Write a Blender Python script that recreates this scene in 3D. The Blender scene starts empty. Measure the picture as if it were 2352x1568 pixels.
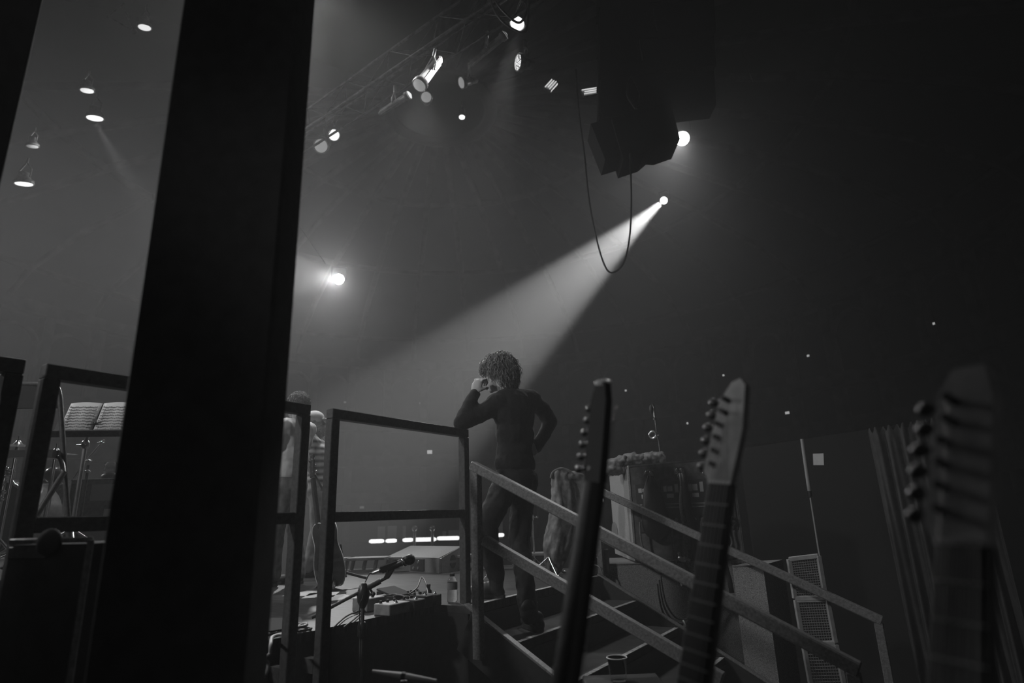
import bpy, math, random
from mathutils import Vector, Matrix, noise
R = math.radians
SC = bpy.context.scene
COL = SC.collection
rnd = random.Random(7)

# ---------------------------------------------------------------- camera
# World: x runs away from the stage edge, y runs along it, z is up, metres.
F_PX = 1380.0
CAM = Vector((0.0, 0.0, 1.70))
_up = Vector((1010 - 1176.0, 784 + 4000.0, -F_PX)).normalized()      # where verticals meet
_fw = Vector((0, 0, -1.0)); _fw = (_fw - _up * _fw.dot(_up)).normalized()
_rt = _fw.cross(_up)
_e = Vector((2110 - 1176.0, 784 - 1150.0, -F_PX)); _e = (_e - _up * _e.dot(_up)).normalized()   # stage edge direction
_n = _e.cross(_up)
M3 = Matrix((_n, _e, _up))                                            # camera axes -> world axes
FWD = (M3 @ _fw).normalized(); RT = M3 @ _rt; UP = Vector((0, 0, 1))
camd = bpy.data.cameras.new('camera'); cam = bpy.data.objects.new('camera', camd); COL.objects.link(cam)
camd.sensor_width = 36.0; camd.lens = 36.0 * F_PX / 2352.0
camd.clip_start = 0.05; camd.clip_end = 300
cam.matrix_world = Matrix.Translation(CAM) @ M3.to_4x4()
camd.dof.use_dof = True; camd.dof.focus_distance = 4.2; camd.dof.aperture_fstop = 2.1
SC.camera = cam

def ray(u, v): return M3 @ Vector(((u - 1176.0) / F_PX, (784.0 - v) / F_PX, -1.0))
def at(u, v, d): r = ray(u, v); return CAM + r * (d / r.dot(FWD))     # d: level distance ahead of the camera
def onz(u, v, z): r = ray(u, v); return CAM + r * ((z - CAM.z) / r.z)
def onx(u, v, x): r = ray(u, v); return CAM + r * (x / r.x)
def ony(u, v, y): r = ray(u, v); return CAM + r * (y / r.y)
def dep(p): return (Vector(p) - CAM).dot(FWD)

# ---------------------------------------------------------------- world, exposure
W = bpy.data.worlds.new('world'); SC.world = W; W.use_nodes = True
bg = W.node_tree.nodes['Background']; bg.inputs[0].default_value = (1, 1, 1, 1); bg.inputs[1].default_value = 0.0006
SC.view_settings.view_transform = 'Standard'; SC.view_settings.look = 'None'
SC.view_settings.exposure = 0.0; SC.view_settings.gamma = 1.0
try: SC.view_settings.use_curve_mapping = False
except Exception: pass
cy = SC.cycles
cy.use_denoising = True
try: cy.denoiser = 'OPENIMAGEDENOISE'
except Exception: pass
cy.max_bounces = 5; cy.diffuse_bounces = 2; cy.glossy_bounces = 2; cy.transmission_bounces = 4
cy.volume_bounces = 0; cy.transparent_max_bounces = 8
cy.sample_clamp_indirect = 2.0; cy.sample_clamp_direct = 0; cy.use_light_tree = True
cy.caustics_reflective = False; cy.caustics_refractive = False

# ---------------------------------------------------------------- lights
def aim(o, d):
    o.rotation_euler = Vector(d).to_track_quat('-Z', 'Y').to_euler()
def spot(name, loc, target, watts, size, blend=0.3, rad=0.1):
    l = bpy.data.lights.new(name, 'SPOT'); l.energy = watts; l.spot_size = R(size); l.spot_blend = blend; l.shadow_soft_size = rad
    o = bpy.data.objects.new(name, l); COL.objects.link(o); o.location = loc; aim(o, Vector(target) - Vector(loc)); return o
def area(name, loc, target, watts, w, h=None):
    l = bpy.data.lights.new(name, 'AREA'); l.energy = watts; l.shape = 'RECTANGLE'; l.size = w; l.size_y = h or w
    o = bpy.data.objects.new(name, l); COL.objects.link(o); o.location = loc; aim(o, Vector(target) - Vector(loc)); return o

FOLLOW = at(1525, 460, 24); BACK1 = at(778, 641, 16); BACK2 = at(1567, 318, 17)
def pl(lat, d, z): return Vector((RT.x * lat + FWD.x * d, RT.y * lat + FWD.y * d, z))   # across, ahead, height
ft = at(905, 1010, 10.0)
spot('followspot_light', FOLLOW + (ft - FOLLOW).normalized() * 0.3, ft, 85000, 8.0, 0.35, 0.1)
spot('back_spot_light', BACK1 + (at(500, 700, 6) - BACK1).normalized() * 0.3, at(330, 760, 3.5), 3000, 34, 0.9, 0.15)
spot('high_spot_light', BACK2 + (CAM - BACK2).normalized() * 0.4, at(1150, 900, 5), 1500, 26, 0.9, 0.15)
area('camera_fill_light', (4.2, -3.2, 3.4), (-1.0, 2.0, 1.4), 16, 1.6)        # added dim fill behind the camera, lifts the darkest surfaces
# overhead wash rig above the stage, out of the frame to the left and above; added spots follow
spot('wash_light', pl(-13, 8, 7.5), pl(-1.5, 7, 1.2), 1650, 75, 0.9, 0.5)
spot('wash_light', pl(-3.5, 6, 10.5), pl(-1.2, 5.5, 1.2), 650, 60, 0.9, 0.4)
spot('top_light', pl(-3.0, 7.6, 9.8), pl(-2.05, 5.7, 2.0), 1300, 18, 0.6, 0.2)  # added narrow spot, brightens the two standing men
spot('back_spot_flare', BACK1 + (CAM - BACK1).normalized() * .5, BACK1 - RT * 5 - FWD * 2.5, 2800, 80, 1.0, 0.1)  # extra spot added at this lamp to widen its glow leftward
spot('high_spot_flare', BACK2 + (CAM - BACK2).normalized() * .5, BACK2 - RT * 2 - FWD * 2.5 - UP * 3, 450, 70, 1.0, 0.1)  # second spot added here, spreads the lamp's halo in the haze
spot('edge_light', pl(-3.0, 7.4, 9.8), pl(.8, 3.2, 1.5), 500, 26, 0.7, 0.15)  # added spot from above, brightens rail tops and guitar tips
spot('guitar_light', pl(-6.5, -1.5, 6.0), pl(.33, 1.15, 1.92), 280, 7, 0.8, 0.1)  # added spot, brightens the foreground headstocks
spot('side_light', pl(-6.5, -1.5, 6.0), pl(.6, 5.2, 1.6), 950, 30, 0.6, 0.3)  # added spot from the left, brightens rack, jacket and rails

# ---------------------------------------------------------------- materials
def mat(name, g, rough=0.6, metal=0.0, noise_amt=0.0, scale=20.0, bump=0.0, spec=0.5, alpha=1.0, trans=0.0, stretch=None, ior=1.45, coat=0.0):
    m = bpy.data.materials.new(name); m.use_nodes = True
    nt = m.node_tree; b = nt.nodes['Principled BSDF']
    b.inputs['Base Color'].default_value = (g, g, g, 1); b.inputs['Roughness'].default_value = rough
    b.inputs['Metallic'].default_value = metal; b.inputs['Specular IOR Level'].default_value = spec
    b.inputs['Transmission Weight'].default_value = trans; b.inputs['IOR'].default_value = ior
    b.inputs['Coat Weight'].default_value = coat
    if noise_amt or bump:
        tc = nt.nodes.new('ShaderNodeTexCoord'); n = nt.nodes.new('ShaderNodeTexNoise')
        mp = nt.nodes.new('ShaderNodeMapping'); nt.links.new(tc.outputs['Object'], mp.inputs[0]); nt.links.new(mp.outputs[0], n.inputs['Vector'])
        if stretch: mp.inputs['Scale'].default_value = stretch
        n.inputs['Scale'].default_value = scale; n.inputs['Detail'].default_value = 5
        if noise_amt:
            r = nt.nodes.new('ShaderNodeMapRange'); nt.links.new(n.outputs[0], r.inputs[0])
            r.inputs[1].default_value = 0.3; r.inputs[2].default_value = 0.7
            r.inputs[3].default_value = max(0.0, g * (1 - noise_amt)); r.inputs[4].default_value = min(1, g * (1 + noise_amt))
            nt.links.new(r.outputs[0], b.inputs['Base Color'])
        if bump:
            bp = nt.nodes.new('ShaderNodeBump'); bp.inputs['Strength'].default_value = bump; bp.inputs['Distance'].default_value = 0.01
            nt.links.new(n.outputs[0], bp.inputs['Height']); nt.links.new(bp.outputs[0], b.inputs['Normal'])
    return m
def emit(name, g, s):
    m = bpy.data.materials.new(name); m.use_nodes = True; nt = m.node_tree; b = nt.nodes['Principled BSDF']
    b.inputs['Base Color'].default_value = (g, g, g, 1); b.inputs['Emission Color'].default_value = (1, 1, 1, 1); b.inputs['Emission Strength'].default_value = s
    return m
def led_mat(name, s):                          # a face of many round LEDs with dark gaps
    m = emit(name, .3, s); nt = m.node_tree; b = nt.nodes['Principled BSDF']
    tc = nt.nodes.new('ShaderNodeTexCoord'); vo = nt.nodes.new('ShaderNodeTexVoronoi'); vo.inputs['Scale'].default_value = 46; vo.inputs['Randomness'].default_value = .35
    r = nt.nodes.new('ShaderNodeMapRange'); r.inputs[1].default_value = .35; r.inputs[2].default_value = .55; r.inputs[3].default_value = s; r.inputs[4].default_value = .12
    nt.links.new(tc.outputs['Object'], vo.inputs['Vector']); nt.links.new(vo.outputs['Distance'], r.inputs[0]); nt.links.new(r.outputs[0], b.inputs['Emission Strength'])
    return m
def wave_mat(name, lo, hi, scale, axis='X', rough=0.8, detail=2.0, dist=2.0):
    m = bpy.data.materials.new(name); m.use_nodes = True; nt = m.node_tree; b = nt.nodes['Principled BSDF']
    tc = nt.nodes.new('ShaderNodeTexCoord'); w = nt.nodes.new('ShaderNodeTexWave'); w.bands_direction = axis
    w.inputs['Scale'].default_value = scale; w.inputs['Distortion'].default_value = dist; w.inputs['Detail'].default_value = detail
    r = nt.nodes.new('ShaderNodeMapRange'); r.inputs[3].default_value = lo; r.inputs[4].default_value = hi
    nt.links.new(tc.outputs['Object'], w.inputs[0]); nt.links.new(w.outputs[0], r.inputs[0]); nt.links.new(r.outputs[0], b.inputs['Base Color'])
    b.inputs['Roughness'].default_value = rough
    return m
K = dict(
    peg=mat('tuner_metal', .05, .4),
    mask=mat('masking_paint', .006, .9), print=mat('print_grey', .22, .9),
    gloss=mat('dark_gloss', .02, .3, coat=.4), neckmid=mat('neck_lacquer', .12, .3, noise_amt=.3, scale=30, coat=.4), lampbright=mat('pale_lamp_body', .6, .35), truss=mat('truss_metal', .12, .45, metal=.5, noise_amt=.6, scale=14), lens_hot2=emit('lens_bright', 1, 1.6), led_dots=led_mat('led_face', 1.3), glow_faint=emit('lamp_faint', .6, .035), array=mat('array_paint', .02, .7), array2=mat('array_grille', .03, .6, noise_amt=.4, scale=200), cable2=mat('rubber_cable', .06, .35), tube_soft=emit('tube_soft', 1, .6), drumtint=mat('drum_tint', .05, .15), drumball=mat('drum_pearl', .14, .25),
    curtain=mat('grey_curtain', .07, .9, noise_amt=.2, scale=12), poleupper=mat('pole_paint', .35, .5), meshframe=mat('mesh_frame', .3, .5, noise_amt=.2), unit=mat('power_unit', .09, .5), bag=mat('bag_cloth', .02, .5, bump=.3, scale=14),
    column=mat('column_paint', .035, .7, noise_amt=.25, scale=25),
    black=mat('black_paint', .018, .55, noise_amt=.3, scale=30),
    steel=mat('black_steel', .07, .42, noise_amt=.3, scale=60, bump=.1),
    worn=mat('worn_steel', .15, .42, noise_amt=.35, scale=90, bump=.15),
    rubber=mat('rubber', .02, .8), plastic=mat('black_plastic', .025, .35),
    chrome=mat('chrome', .7, .18, metal=1), alu=mat('aluminium', .5, .35, metal=1, noise_amt=.2),
    dark=mat('dark_board', .03, .8, noise_amt=.3, scale=15), deck=mat('stage_deck', .04, .5, noise_amt=.7, scale=6, bump=.2, spec=.2, stretch=(1, 9, 1)),
    ground=mat('ground', .03, .8, noise_amt=.4, scale=4),
    wall=mat('hall_wall', .05, .9, noise_amt=.35, scale=.6), hallfloor=mat('hall_floor', .012, .8, noise_amt=.3, scale=2), tier=mat('hall_tier', .10, .8, noise_amt=.6, scale=1.2),
    dome=mat('hall_dome', .035, .9, noise_amt=.4, scale=.4), drape=mat('black_drape', .03, .9, noise_amt=.3, scale=10),
    skin=mat('skin', .42, .5, noise_amt=.08, scale=12), hair=mat('hair', .17, .34, noise_amt=.5, scale=40),
    hair2=mat('grey_hair', .22, .6, noise_amt=.5, scale=60),
    knit=mat('dark_knit', .012, .9, noise_amt=.3, scale=60, bump=.3), jeans=mat('black_jeans', .010, .85, noise_amt=.4, scale=40, bump=.3),
    denim=mat('denim', .16, .85, noise_amt=.45, scale=18, bump=.5), tee=mat('pale_tee', .75, .9, noise_amt=.08, scale=10, bump=.2), bluejean=mat('blue_jeans', .16, .85, noise_amt=.5, scale=12, bump=.3),
    khaki=mat('pale_trousers', .38, .85, noise_amt=.15, scale=12, bump=.2), leather=mat('boot_leather', .016, .6, noise_amt=.3, scale=40),
    paper=mat('paper', .6, .8, noise_amt=.05), wedge=mat('wedge_paint', .2, .7, noise_amt=.15, scale=90, bump=.2), wedgeside=mat('wedge_side', .42, .6, noise_amt=.1, scale=60),
    carpet=mat('speaker_carpet', .27, .95, noise_amt=.6, scale=220, bump=.5), rackside=mat('rack_side', .36, .9, noise_amt=.5, scale=240, bump=.4),
    rackfront=mat('rack_front', .14, .6, noise_amt=.3, scale=20), label=mat('label', .85, .6), glass=mat('glass', .95, .04, trans=1.0, ior=1.3),
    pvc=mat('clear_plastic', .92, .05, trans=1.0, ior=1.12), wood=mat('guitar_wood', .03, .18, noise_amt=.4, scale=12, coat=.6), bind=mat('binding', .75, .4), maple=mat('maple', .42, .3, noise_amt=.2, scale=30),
    fret=mat('fret', .35, .4), canvas=mat('canvas', .2, .9, noise_amt=.4, scale=25, bump=.5), lampbody=mat('lamp_body', .3, .35, noise_amt=.3, scale=20),
    lens_hot=emit('lens_hot', 1, 9.0), lens_mid=emit('lens_mid', .9, .9), lens_dim=emit('lens_dim', .6, .22), glow_dim=emit('wall_lamp_dim', .6, .10), glow=emit('wall_lamp', .8, .55), tube=emit('tube_light', 1, 1.2), led=emit('led', 1, 1.5),
    cymbal=mat('cymbal', .6, .25, metal=1, noise_amt=.1), drumshell=mat('drum_shell', .25, .2, noise_amt=.3, scale=9), drumhead=mat('drum_head', .5, .5), cable=mat('cable', .03, .45), palecable=mat('pale_cable', .6, .5),
    amp=mat('amp_cloth', .22, .8, noise_amt=.2, scale=50), amppanel=mat('amp_panel', .55, .5), pedal=mat('pedal', .25, .4, noise_amt=.3), tape=mat('step_tape', .34, .7, noise_amt=.5, scale=40), mesh=mat('wire_mesh', .3, .5, metal=.6),
)

# ---------------------------------------------------------------- mesh building
def frame(d):
    d = Vector(d).normalized(); a = Vector((0, 0, 1)) if abs(d.z) < .93 else Vector((1, 0, 0))
    x = a.cross(d).normalized(); return x, d.cross(x), d
class MB:
    def __init__(s): s.v = []; s.f = []; s.sm = []
    def add(s, vs, fs, smooth=False):
        n = len(s.v); s.v += [Vector(p) for p in vs]
        for f in fs: s.f.append([i + n for i in f]); s.sm.append(smooth)
        return s
    def obox(s, c, ax, ay, az, bev=0.0):      # centre and three half-axis vectors
        c = Vector(c); ax, ay, az = Vector(ax), Vector(ay), Vector(az)
        if bev <= 0:
            vs = [c + ax * i + ay * j + az * k for i in (-1, 1) for j in (-1, 1) for k in (-1, 1)]
            fs = [(0, 1, 3, 2), (4, 6, 7, 5), (0, 4, 5, 1), (2, 3, 7, 6), (0, 2, 6, 4), (1, 5, 7, 3)]
            if ax.cross(ay).dot(az) < 0: fs = [f[::-1] for f in fs]
            return s.add(vs, fs)
        L = [ax.length, ay.length, az.length]; b = min(bev, min(L) * .45); A = [ax / L[0], ay / L[1], az / L[2]]
        vs = []; idx = {}
        for i in (-1, 1):
            for j in (-1, 1):
                for k in (-1, 1):
                    sg = (i, j, k)
                    for a in range(3):
                        p = c.copy()
                        for q in range(3): p += A[q] * sg[q] * (L[q] - (0 if q == a else b))
                        idx[(i, j, k, a)] = len(vs); vs.append(p)
        fs = []
        for a in range(3):
            p, q = (a + 1) % 3, (a + 2) % 3
            for sgn in (-1, 1):
                loop = []
                for (m, n_) in ((-1, -1), (1, -1), (1, 1), (-1, 1)):
                    t = [0, 0, 0]; t[a] = sgn; t[p] = m; t[q] = n_; loop.append(idx[(*t, a)])
                fs.append(loop if sgn > 0 else loop[::-1])
            for m in (-1, 1):
                for n_ in (-1, 1):   # edge strip running along a
                    t0 = [0, 0, 0]; t0[p] = m; t0[q] = n_; t0[a] = -1; t1 = list(t0); t1[a] = 1
                    lp = [idx[(*t0, p)], idx[(*t1, p)], idx[(*t1, q)], idx[(*t0, q)]]
                    fs.append(lp if m * n_ < 0 else lp[::-1])
        for i in (-1, 1):
            for j in (-1, 1):
                for k in (-1, 1):
                    lp = [idx[(i, j, k, 0)], idx[(i, j, k, 1)], idx[(i, j, k, 2)]]
                    fs.append(lp if i * j * k > 0 else lp[::-1])
        return s.add(vs, fs)
    def box(s, lo, hi, bev=0.0):
        lo, hi = Vector(lo), Vector(hi); h = (hi - lo) / 2
        return s.obox((lo + hi) / 2, (h.x, 0, 0), (0, h.y, 0), (0, 0, h.z), bev)
    def bar(s, a, b, w, h=None, bev=0.003, up=(0, 0, 1)):   # rectangular bar a->b
        a, b = Vector(a), Vector(b); h = h or w; d = (b - a); L = d.length; d.normalize(); u = Vector(up)
        if abs(d.dot(u)) > .98: u = Vector((0, 1, 0))
        x = d.cross(u).normalized(); z = x.cross(d)
        return s.obox((a + b) / 2, x * w / 2, z * h / 2, d * L / 2, bev)
    def tube(s, pts, r, n=10, caps=True, flat=1.0):
        pts = [Vector(p) for p in pts]; rs = r if isinstance(r, (list, tuple)) else [r] * len(pts)
        vs = []; x = None
        for i, p in enumerate(pts):
            d = (pts[min(i + 1, len(pts) - 1)] - pts[max(i - 1, 0)])
            if d.length < 1e-9: d = Vector((0, 0, 1))
            d.normalize()
            if x is None: x, y, _ = frame(d)
            else:
                x = x - d * x.dot(d)
                x = x.normalized() if x.length > 1e-6 else frame(d)[0]
                y = d.cross(x)
            for k in range(n):
                t = 2 * math.pi * k / n; vs.append(p + x * math.cos(t) * rs[i] + y * math.sin(t) * rs[i] * flat)
        fs = [(i * n + k, i * n + (k + 1) % n, (i + 1) * n + (k + 1) % n, (i + 1) * n + k) for i in range(len(pts) - 1) for k in range(n)]
        s.add(vs, fs, True)
        if caps:
            s.add(vs[:n], [tuple(range(n))[::-1]]); s.add(vs[-n:], [tuple(range(n))])
        return s
    def cyl(s, a, b, r, r2=None, n=20): return s.tube([a, b], [r, r if r2 is None else r2], n)
    def ring(s, c, nrm, R_, r, n=28, m=8):
        x, y, d = frame(nrm); c = Vector(c); vs = []
        for i in range(n):
            t = 2 * math.pi * i / n; o = x * math.cos(t) + y * math.sin(t)
            for k in range(m):
                q = 2 * math.pi * k / m; vs.append(c + o * (R_ + r * math.cos(q)) + d * r * math.sin(q))
        fs = [(i * m + k, ((i + 1) % n) * m + k, ((i + 1) % n) * m + (k + 1) % m, i * m + (k + 1) % m) for i in range(n) for k in range(m)]
        return s.add(vs, fs, True)
    def ell(s, c, ax, ay, az, n=16, m=10):     # ellipsoid with half-axis vectors
        c = Vector(c); ax, ay, az = Vector(ax), Vector(ay), Vector(az); vs = [c + az]
        for i in range(1, m):
            p = math.pi * i / m
            for k in range(n):
                t = 2 * math.pi * k / n; vs.append(c + ax * math.sin(p) * math.cos(t) + ay * math.sin(p) * math.sin(t) + az * math.cos(p))
        vs.append(c - az); fs = []
        for k in range(n): fs.append((0, 1 + k, 1 + (k + 1) % n)); 
        for i in range(m - 2):
            for k in range(n): fs.append((1 + i * n + k, 1 + (i + 1) * n + k, 1 + (i + 1) * n + (k + 1) % n, 1 + i * n + (k + 1) % n))
        L = len(vs) - 1; b = 1 + (m - 2) * n
        for k in range(n): fs.append((L, b + (k + 1) % n, b + k))
        if ax.cross(ay).dot(az) < 0: fs = [f[::-1] for f in fs]
        return s.add(vs, fs, True)
    def ball(s, c, r, n=14, m=8): return s.ell(c, (r, 0, 0), (0, r, 0), (0, 0, r), n, m)
    def lathe(s, base, axis, prof, n=28):      # prof: (radius, height) pairs
        x, y, d = frame(axis); base = Vector(base); vs = []
        for (r, h) in prof:
            for k in range(n):
                t = 2 * math.pi * k / n; vs.append(base + d * h + (x * math.cos(t) + y * math.sin(t)) * r)
        m = len(prof); fs = [(i * n + k, i * n + (k + 1) % n, (i + 1) * n + (k + 1) % n, (i + 1) * n + k) for i in range(m - 1) for k in range(n)]
        s.add(vs, fs, True)
        s.add(vs[:n], [tuple(range(n))[::-1]]); s.add(vs[-n:], [tuple(range(n))])
        return s
    def prism(s, poly, ext):                   # planar polygon of world points, extruded by ext
        poly = [Vector(p) for p in poly]; ext = Vector(ext); n = len(poly)
        nr = Vector()
        for i in range(n): nr += (poly[i] - poly[0]).cross(poly[(i + 1) % n] - poly[0])
        if nr.dot(ext) > 0: poly = poly[::-1]
        vs = poly + [p + ext for p in poly]
        fs = [tuple(range(n)), tuple(range(2 * n - 1, n - 1, -1))] + [(i, i + n, (i + 1) % n + n, (i + 1) % n) for i in range(n)]
        return s.add(vs, fs)
    def sheet(s, grid, th=0.0):                # rows of points
        m, n = len(grid), len(grid[0]); vs = [p for row in grid for p in row]
        fs = [(i * n + j, i * n + j + 1, (i + 1) * n + j + 1, (i + 1) * n + j) for i in range(m - 1) for j in range(n - 1)]
        return s.add(vs, fs, True)
    def build(s, name, m, parent=None, off=Vector(), remesh=0, solid=0, sub=0, smooth_it=0):
        me = bpy.data.meshes.new(name); me.from_pydata([tuple(p - off) for p in s.v], [], s.f); me.update()
        me.polygons.foreach_set('use_smooth', s.sm if len(s.sm) == len(me.polygons) else [False] * len(me.polygons))
        o = bpy.data.objects.new(name, me); COL.objects.link(o); me.materials.append(m)
        if parent is not None: o.parent = parent
        if solid:
            q = o.modifiers.new('solid', 'SOLIDIFY'); q.thickness = solid; q.offset = 0
        if remesh:
            q = o.modifiers.new('remesh', 'REMESH'); q.mode = 'VOXEL'; q.voxel_size = remesh; q.use_smooth_shade = True
            if smooth_it:
                q = o.modifiers.new('smooth', 'SMOOTH'); q.factor = .5; q.iterations = smooth_it
        if sub:
            q = o.modifiers.new('sub', 'SUBSURF'); q.levels = sub; q.render_levels = sub
        return o
BASE = {}
def thing(name, label, cat, base, group=None):
    o = bpy.data.objects.new(name, None); COL.objects.link(o); o.location = base; o.empty_display_size = .1
    o['label'] = label; o['category'] = cat
    if group: o['group'] = group
    BASE[o.name] = Vector(base); return o
def part(name, mb, m, parent, label=None, **k):
    top = parent
    while top.parent is not None: top = top.parent
    o = mb.build(name, m, parent, off=BASE.get(top.name, Vector()), **k)
    if label: o['label'] = label
    return o
def solo(name, label, cat, mb, m, base, group=None, **k):
    o = mb.build(name, m, None, off=Vector(base), **k); o.location = base; BASE[o.name] = Vector(base)
    o['label'] = label; o['category'] = cat
    if group: o['group'] = group
    return o
def struct(name, mb, m, **k):
    o = mb.build(name, m, None, **k); o['kind'] = 'structure'; return o
def dup(root, loc, rot=None, label=None, group=None, scale=None):
    r = root.copy(); COL.objects.link(r); r.location = loc
    if rot is not None: r.rotation_euler = rot
    if scale: r.scale = (scale,) * 3
    if label: r['label'] = label
    if group: r['group'] = group
    for ch in list(root.children):
        c = ch.copy(); COL.objects.link(c); c.parent = r
        for g in list(ch.children):
            d = g.copy(); COL.objects.link(d); d.parent = c
    return r
def arc(p, q, sag, n=12):                      # hanging cable between two points
    p, q = Vector(p), Vector(q)
    return [p.lerp(q, i / n) - UP * sag * 4 * (i / n) * (1 - i / n) for i in range(n + 1)]
def curve_pts(ps, n=6):                        # Catmull-Rom through points
    ps = [Vector(p) for p in ps]; out = []
    for i in range(len(ps) - 1):
        p0, p1, p2, p3 = ps[max(i - 1, 0)], ps[i], ps[i + 1], ps[min(i + 2, len(ps) - 1)]
        for k in range(n):
            t = k / n; out.append(.5 * ((2 * p1) + (p2 - p0) * t + (2 * p0 - 5 * p1 + 4 * p2 - p3) * t * t + (3 * p1 - p0 - 3 * p2 + p3) * t ** 3))
    return out + [ps[-1]]
STAGE = 1.20
# ================================================================ the hall
HC = Vector((-15.5, 18.6, 0)); HR = 27.0
A0, A1 = -48, 236                              # part of the round wall in front of the camera, degrees
def hp(a, r, z): return Vector((HC.x + math.cos(R(a)) * r, HC.y + math.sin(R(a)) * r, z))
def hall_hit(u, v, r=HR - .3):                 # where a sight line meets the round wall
    d = ray(u, v); o = CAM - HC; a = d.x ** 2 + d.y ** 2; b = o.x * d.x + o.y * d.y; c = o.x ** 2 + o.y ** 2 - r * r
    t = (-b + math.sqrt(b * b - a * c)) / a; return CAM + d * t
def ringwall(mb, r, z0, z1, th, n=142, a0=A0, a1=A1):
    for i in range(n):
        a, b = a0 + (a1 - a0) * i / n, a0 + (a1 - a0) * (i + 1) / n
        vs = [hp(a, r, z0), hp(b, r, z0), hp(b, r, z1), hp(a, r, z1), hp(a, r + th, z0), hp(b, r + th, z0), hp(b, r + th, z1), hp(a, r + th, z1)]
        mb.add(vs, [(3, 2, 1, 0), (4, 5, 6, 7), (7, 6, 2, 3), (0, 1, 5, 4)], False)
w = MB(); ringwall(w, HR, 0, 14.5, .4); struct('wall_hall', w, K['wall'])
for i, (z, hgt, dp) in enumerate(((2.9, .85, 1.3), (5.7, .9, 1.6), (8.6, .8, 1.2), (13.9, .7, .9))):
    w = MB(); ringwall(w, HR - dp, z, z + hgt, dp + .2); struct('trim_%d' % (i + 1), w, K['tier'])
w = MB(); nb = 44
for i in range(nb):                            # pilasters between the boxes
    a = A0 + (A1 - A0) * i / nb; c = hp(a, HR - .35, 7.0); o = Vector((math.cos(R(a)), math.sin(R(a)), 0)); t = Vector((-o.y, o.x, 0))
    w.obox(c, o * .35, t * .28, UP * 7)
struct('trim_5', w, K['tier'])
w = MB()
for i in range(nb):                            # arched openings of the top gallery
    a = A0 + (A1 - A0) * (i + .5) / nb; o = Vector((math.cos(R(a)), math.sin(R(a)), 0)); t = Vector((-o.y, o.x, 0)); c = hp(a, HR - .25, 12.0)
    w.tube([c + t * 1.25 * math.cos(q) + UP * 1.25 * math.sin(q) for q in [math.pi * k / 10 for k in range(11)]], .16, 6)
    for sx in (-1, 1): w.cyl(c + t * 1.25 * sx, c + t * 1.25 * sx - UP * 2.6, .14, n=8)
struct('trim_6', w, K['tier'])
w = MB()                                       # dome and its ribs
prof = [(27.4, 14.3), (25.5, 16.3), (22, 17.8), (17, 19.0), (11, 19.9), (5.5, 20.4), (1.9, 20.6)]
N = 96; vs = [hp(360 * k / N, r, z) for (r, z) in prof for k in range(N)]
w.add(vs, [(i * N + k, (i + 1) * N + k, (i + 1) * N + (k + 1) % N, i * N + (k + 1) % N) for i in range(len(prof) - 1) for k in range(N) if A0 - 6 < ((360 * k / N + 60) % 360) - 60 < A1 + 6], True)
struct('ceiling', w, K['dome'])
w = MB()
for k in range(28):
    a = A0 + (A1 - A0) * k / 28; w.tube([hp(a, r, z - .12) for r, z in prof], .2, 6)
for (r, z) in ((25.5, 16.2), (17, 18.9), (9, 20.0)):
    w.tube([hp(A0 + (A1 - A0) * k / 80, r, z) for k in range(81)], .2, 6)
struct('trim_7', w, K['tier'])
w = MB(); w.ring(HC + UP * 20.0, UP, 2.4, .3, 40, 8); w.cyl(HC + UP * 20.0, HC + UP * 20.35, 2.3, n=40); struct('trim_8', w, K['dark'])

# ================================================================ floors
w = MB(); w.add([(-46, -10, 0), (14, -10, 0), (14, 48, 0), (-46, 48, 0)], [(0, 1, 2, 3)]); struct('floor', w, K['hallfloor'])
EX = -2.53                                     # the stage's side edge
f0 = onz(560, 1322, STAGE); f1 = onz(1330, 1304, STAGE)
dirf = (f1 - f0).normalized(); fl = f0 - dirf * 9.0; RX = EX + .26; cxn = f1 + dirf * ((RX - f1.x) / dirf.x)
poly = [(EX, -3.2, 0), (EX, 3.0, 0), (EX + .26, 3.0, 0), (RX, cxn.y, 0), (fl.x, fl.y, 0), (-13.0, -3.2, 0)]
w = MB(); w.prism([Vector(p) + UP * (STAGE - .04) for p in poly], UP * .04); struct('stage_deck', w, K['deck'])
w = MB(); w.prism([Vector(p) * 1 + Vector((-.02 if i in (0, 1, 2, 3) else 0, 0, .001)) for i, p in enumerate(poly)], UP * (STAGE - .042)); struct('stage_skirt', w, K['black'])
w = MB(); w.prism([Vector((EX - .2, -3.1, STAGE)), Vector((EX - .2, 1.05, STAGE)), Vector((-4.6, 1.75, STAGE)), Vector((-10.5, 1.75, STAGE)), Vector((-10.5, -3.1, STAGE))], UP * .34); struct('stage_riser', w, K['black'])

# ================================================================ haze
w = MB(); w.box((-45, -4, .02), (12.5, 46, 20.3))
hz = w.build('haze', bpy.data.materials.new('haze')); hz['kind'] = 'stuff'; hz['label'] = 'thin stage haze hanging in the whole hall'
hz['category'] = 'haze'
m = hz.data.materials[0]; m.use_nodes = True; nt = m.node_tree; nt.nodes.clear()
vo = nt.nodes.new('ShaderNodeVolumePrincipled'); vo.inputs['Density'].default_value = .012; vo.inputs['Anisotropy'].default_value = .35; vo.inputs['Color'].default_value = (.9, .9, .9, 1)
ou = nt.nodes.new('ShaderNodeOutputMaterial'); nt.links.new(vo.outputs[0], ou.inputs['Volume'])
try: m.cycles.homogeneous_volume = True
except Exception: pass

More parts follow.
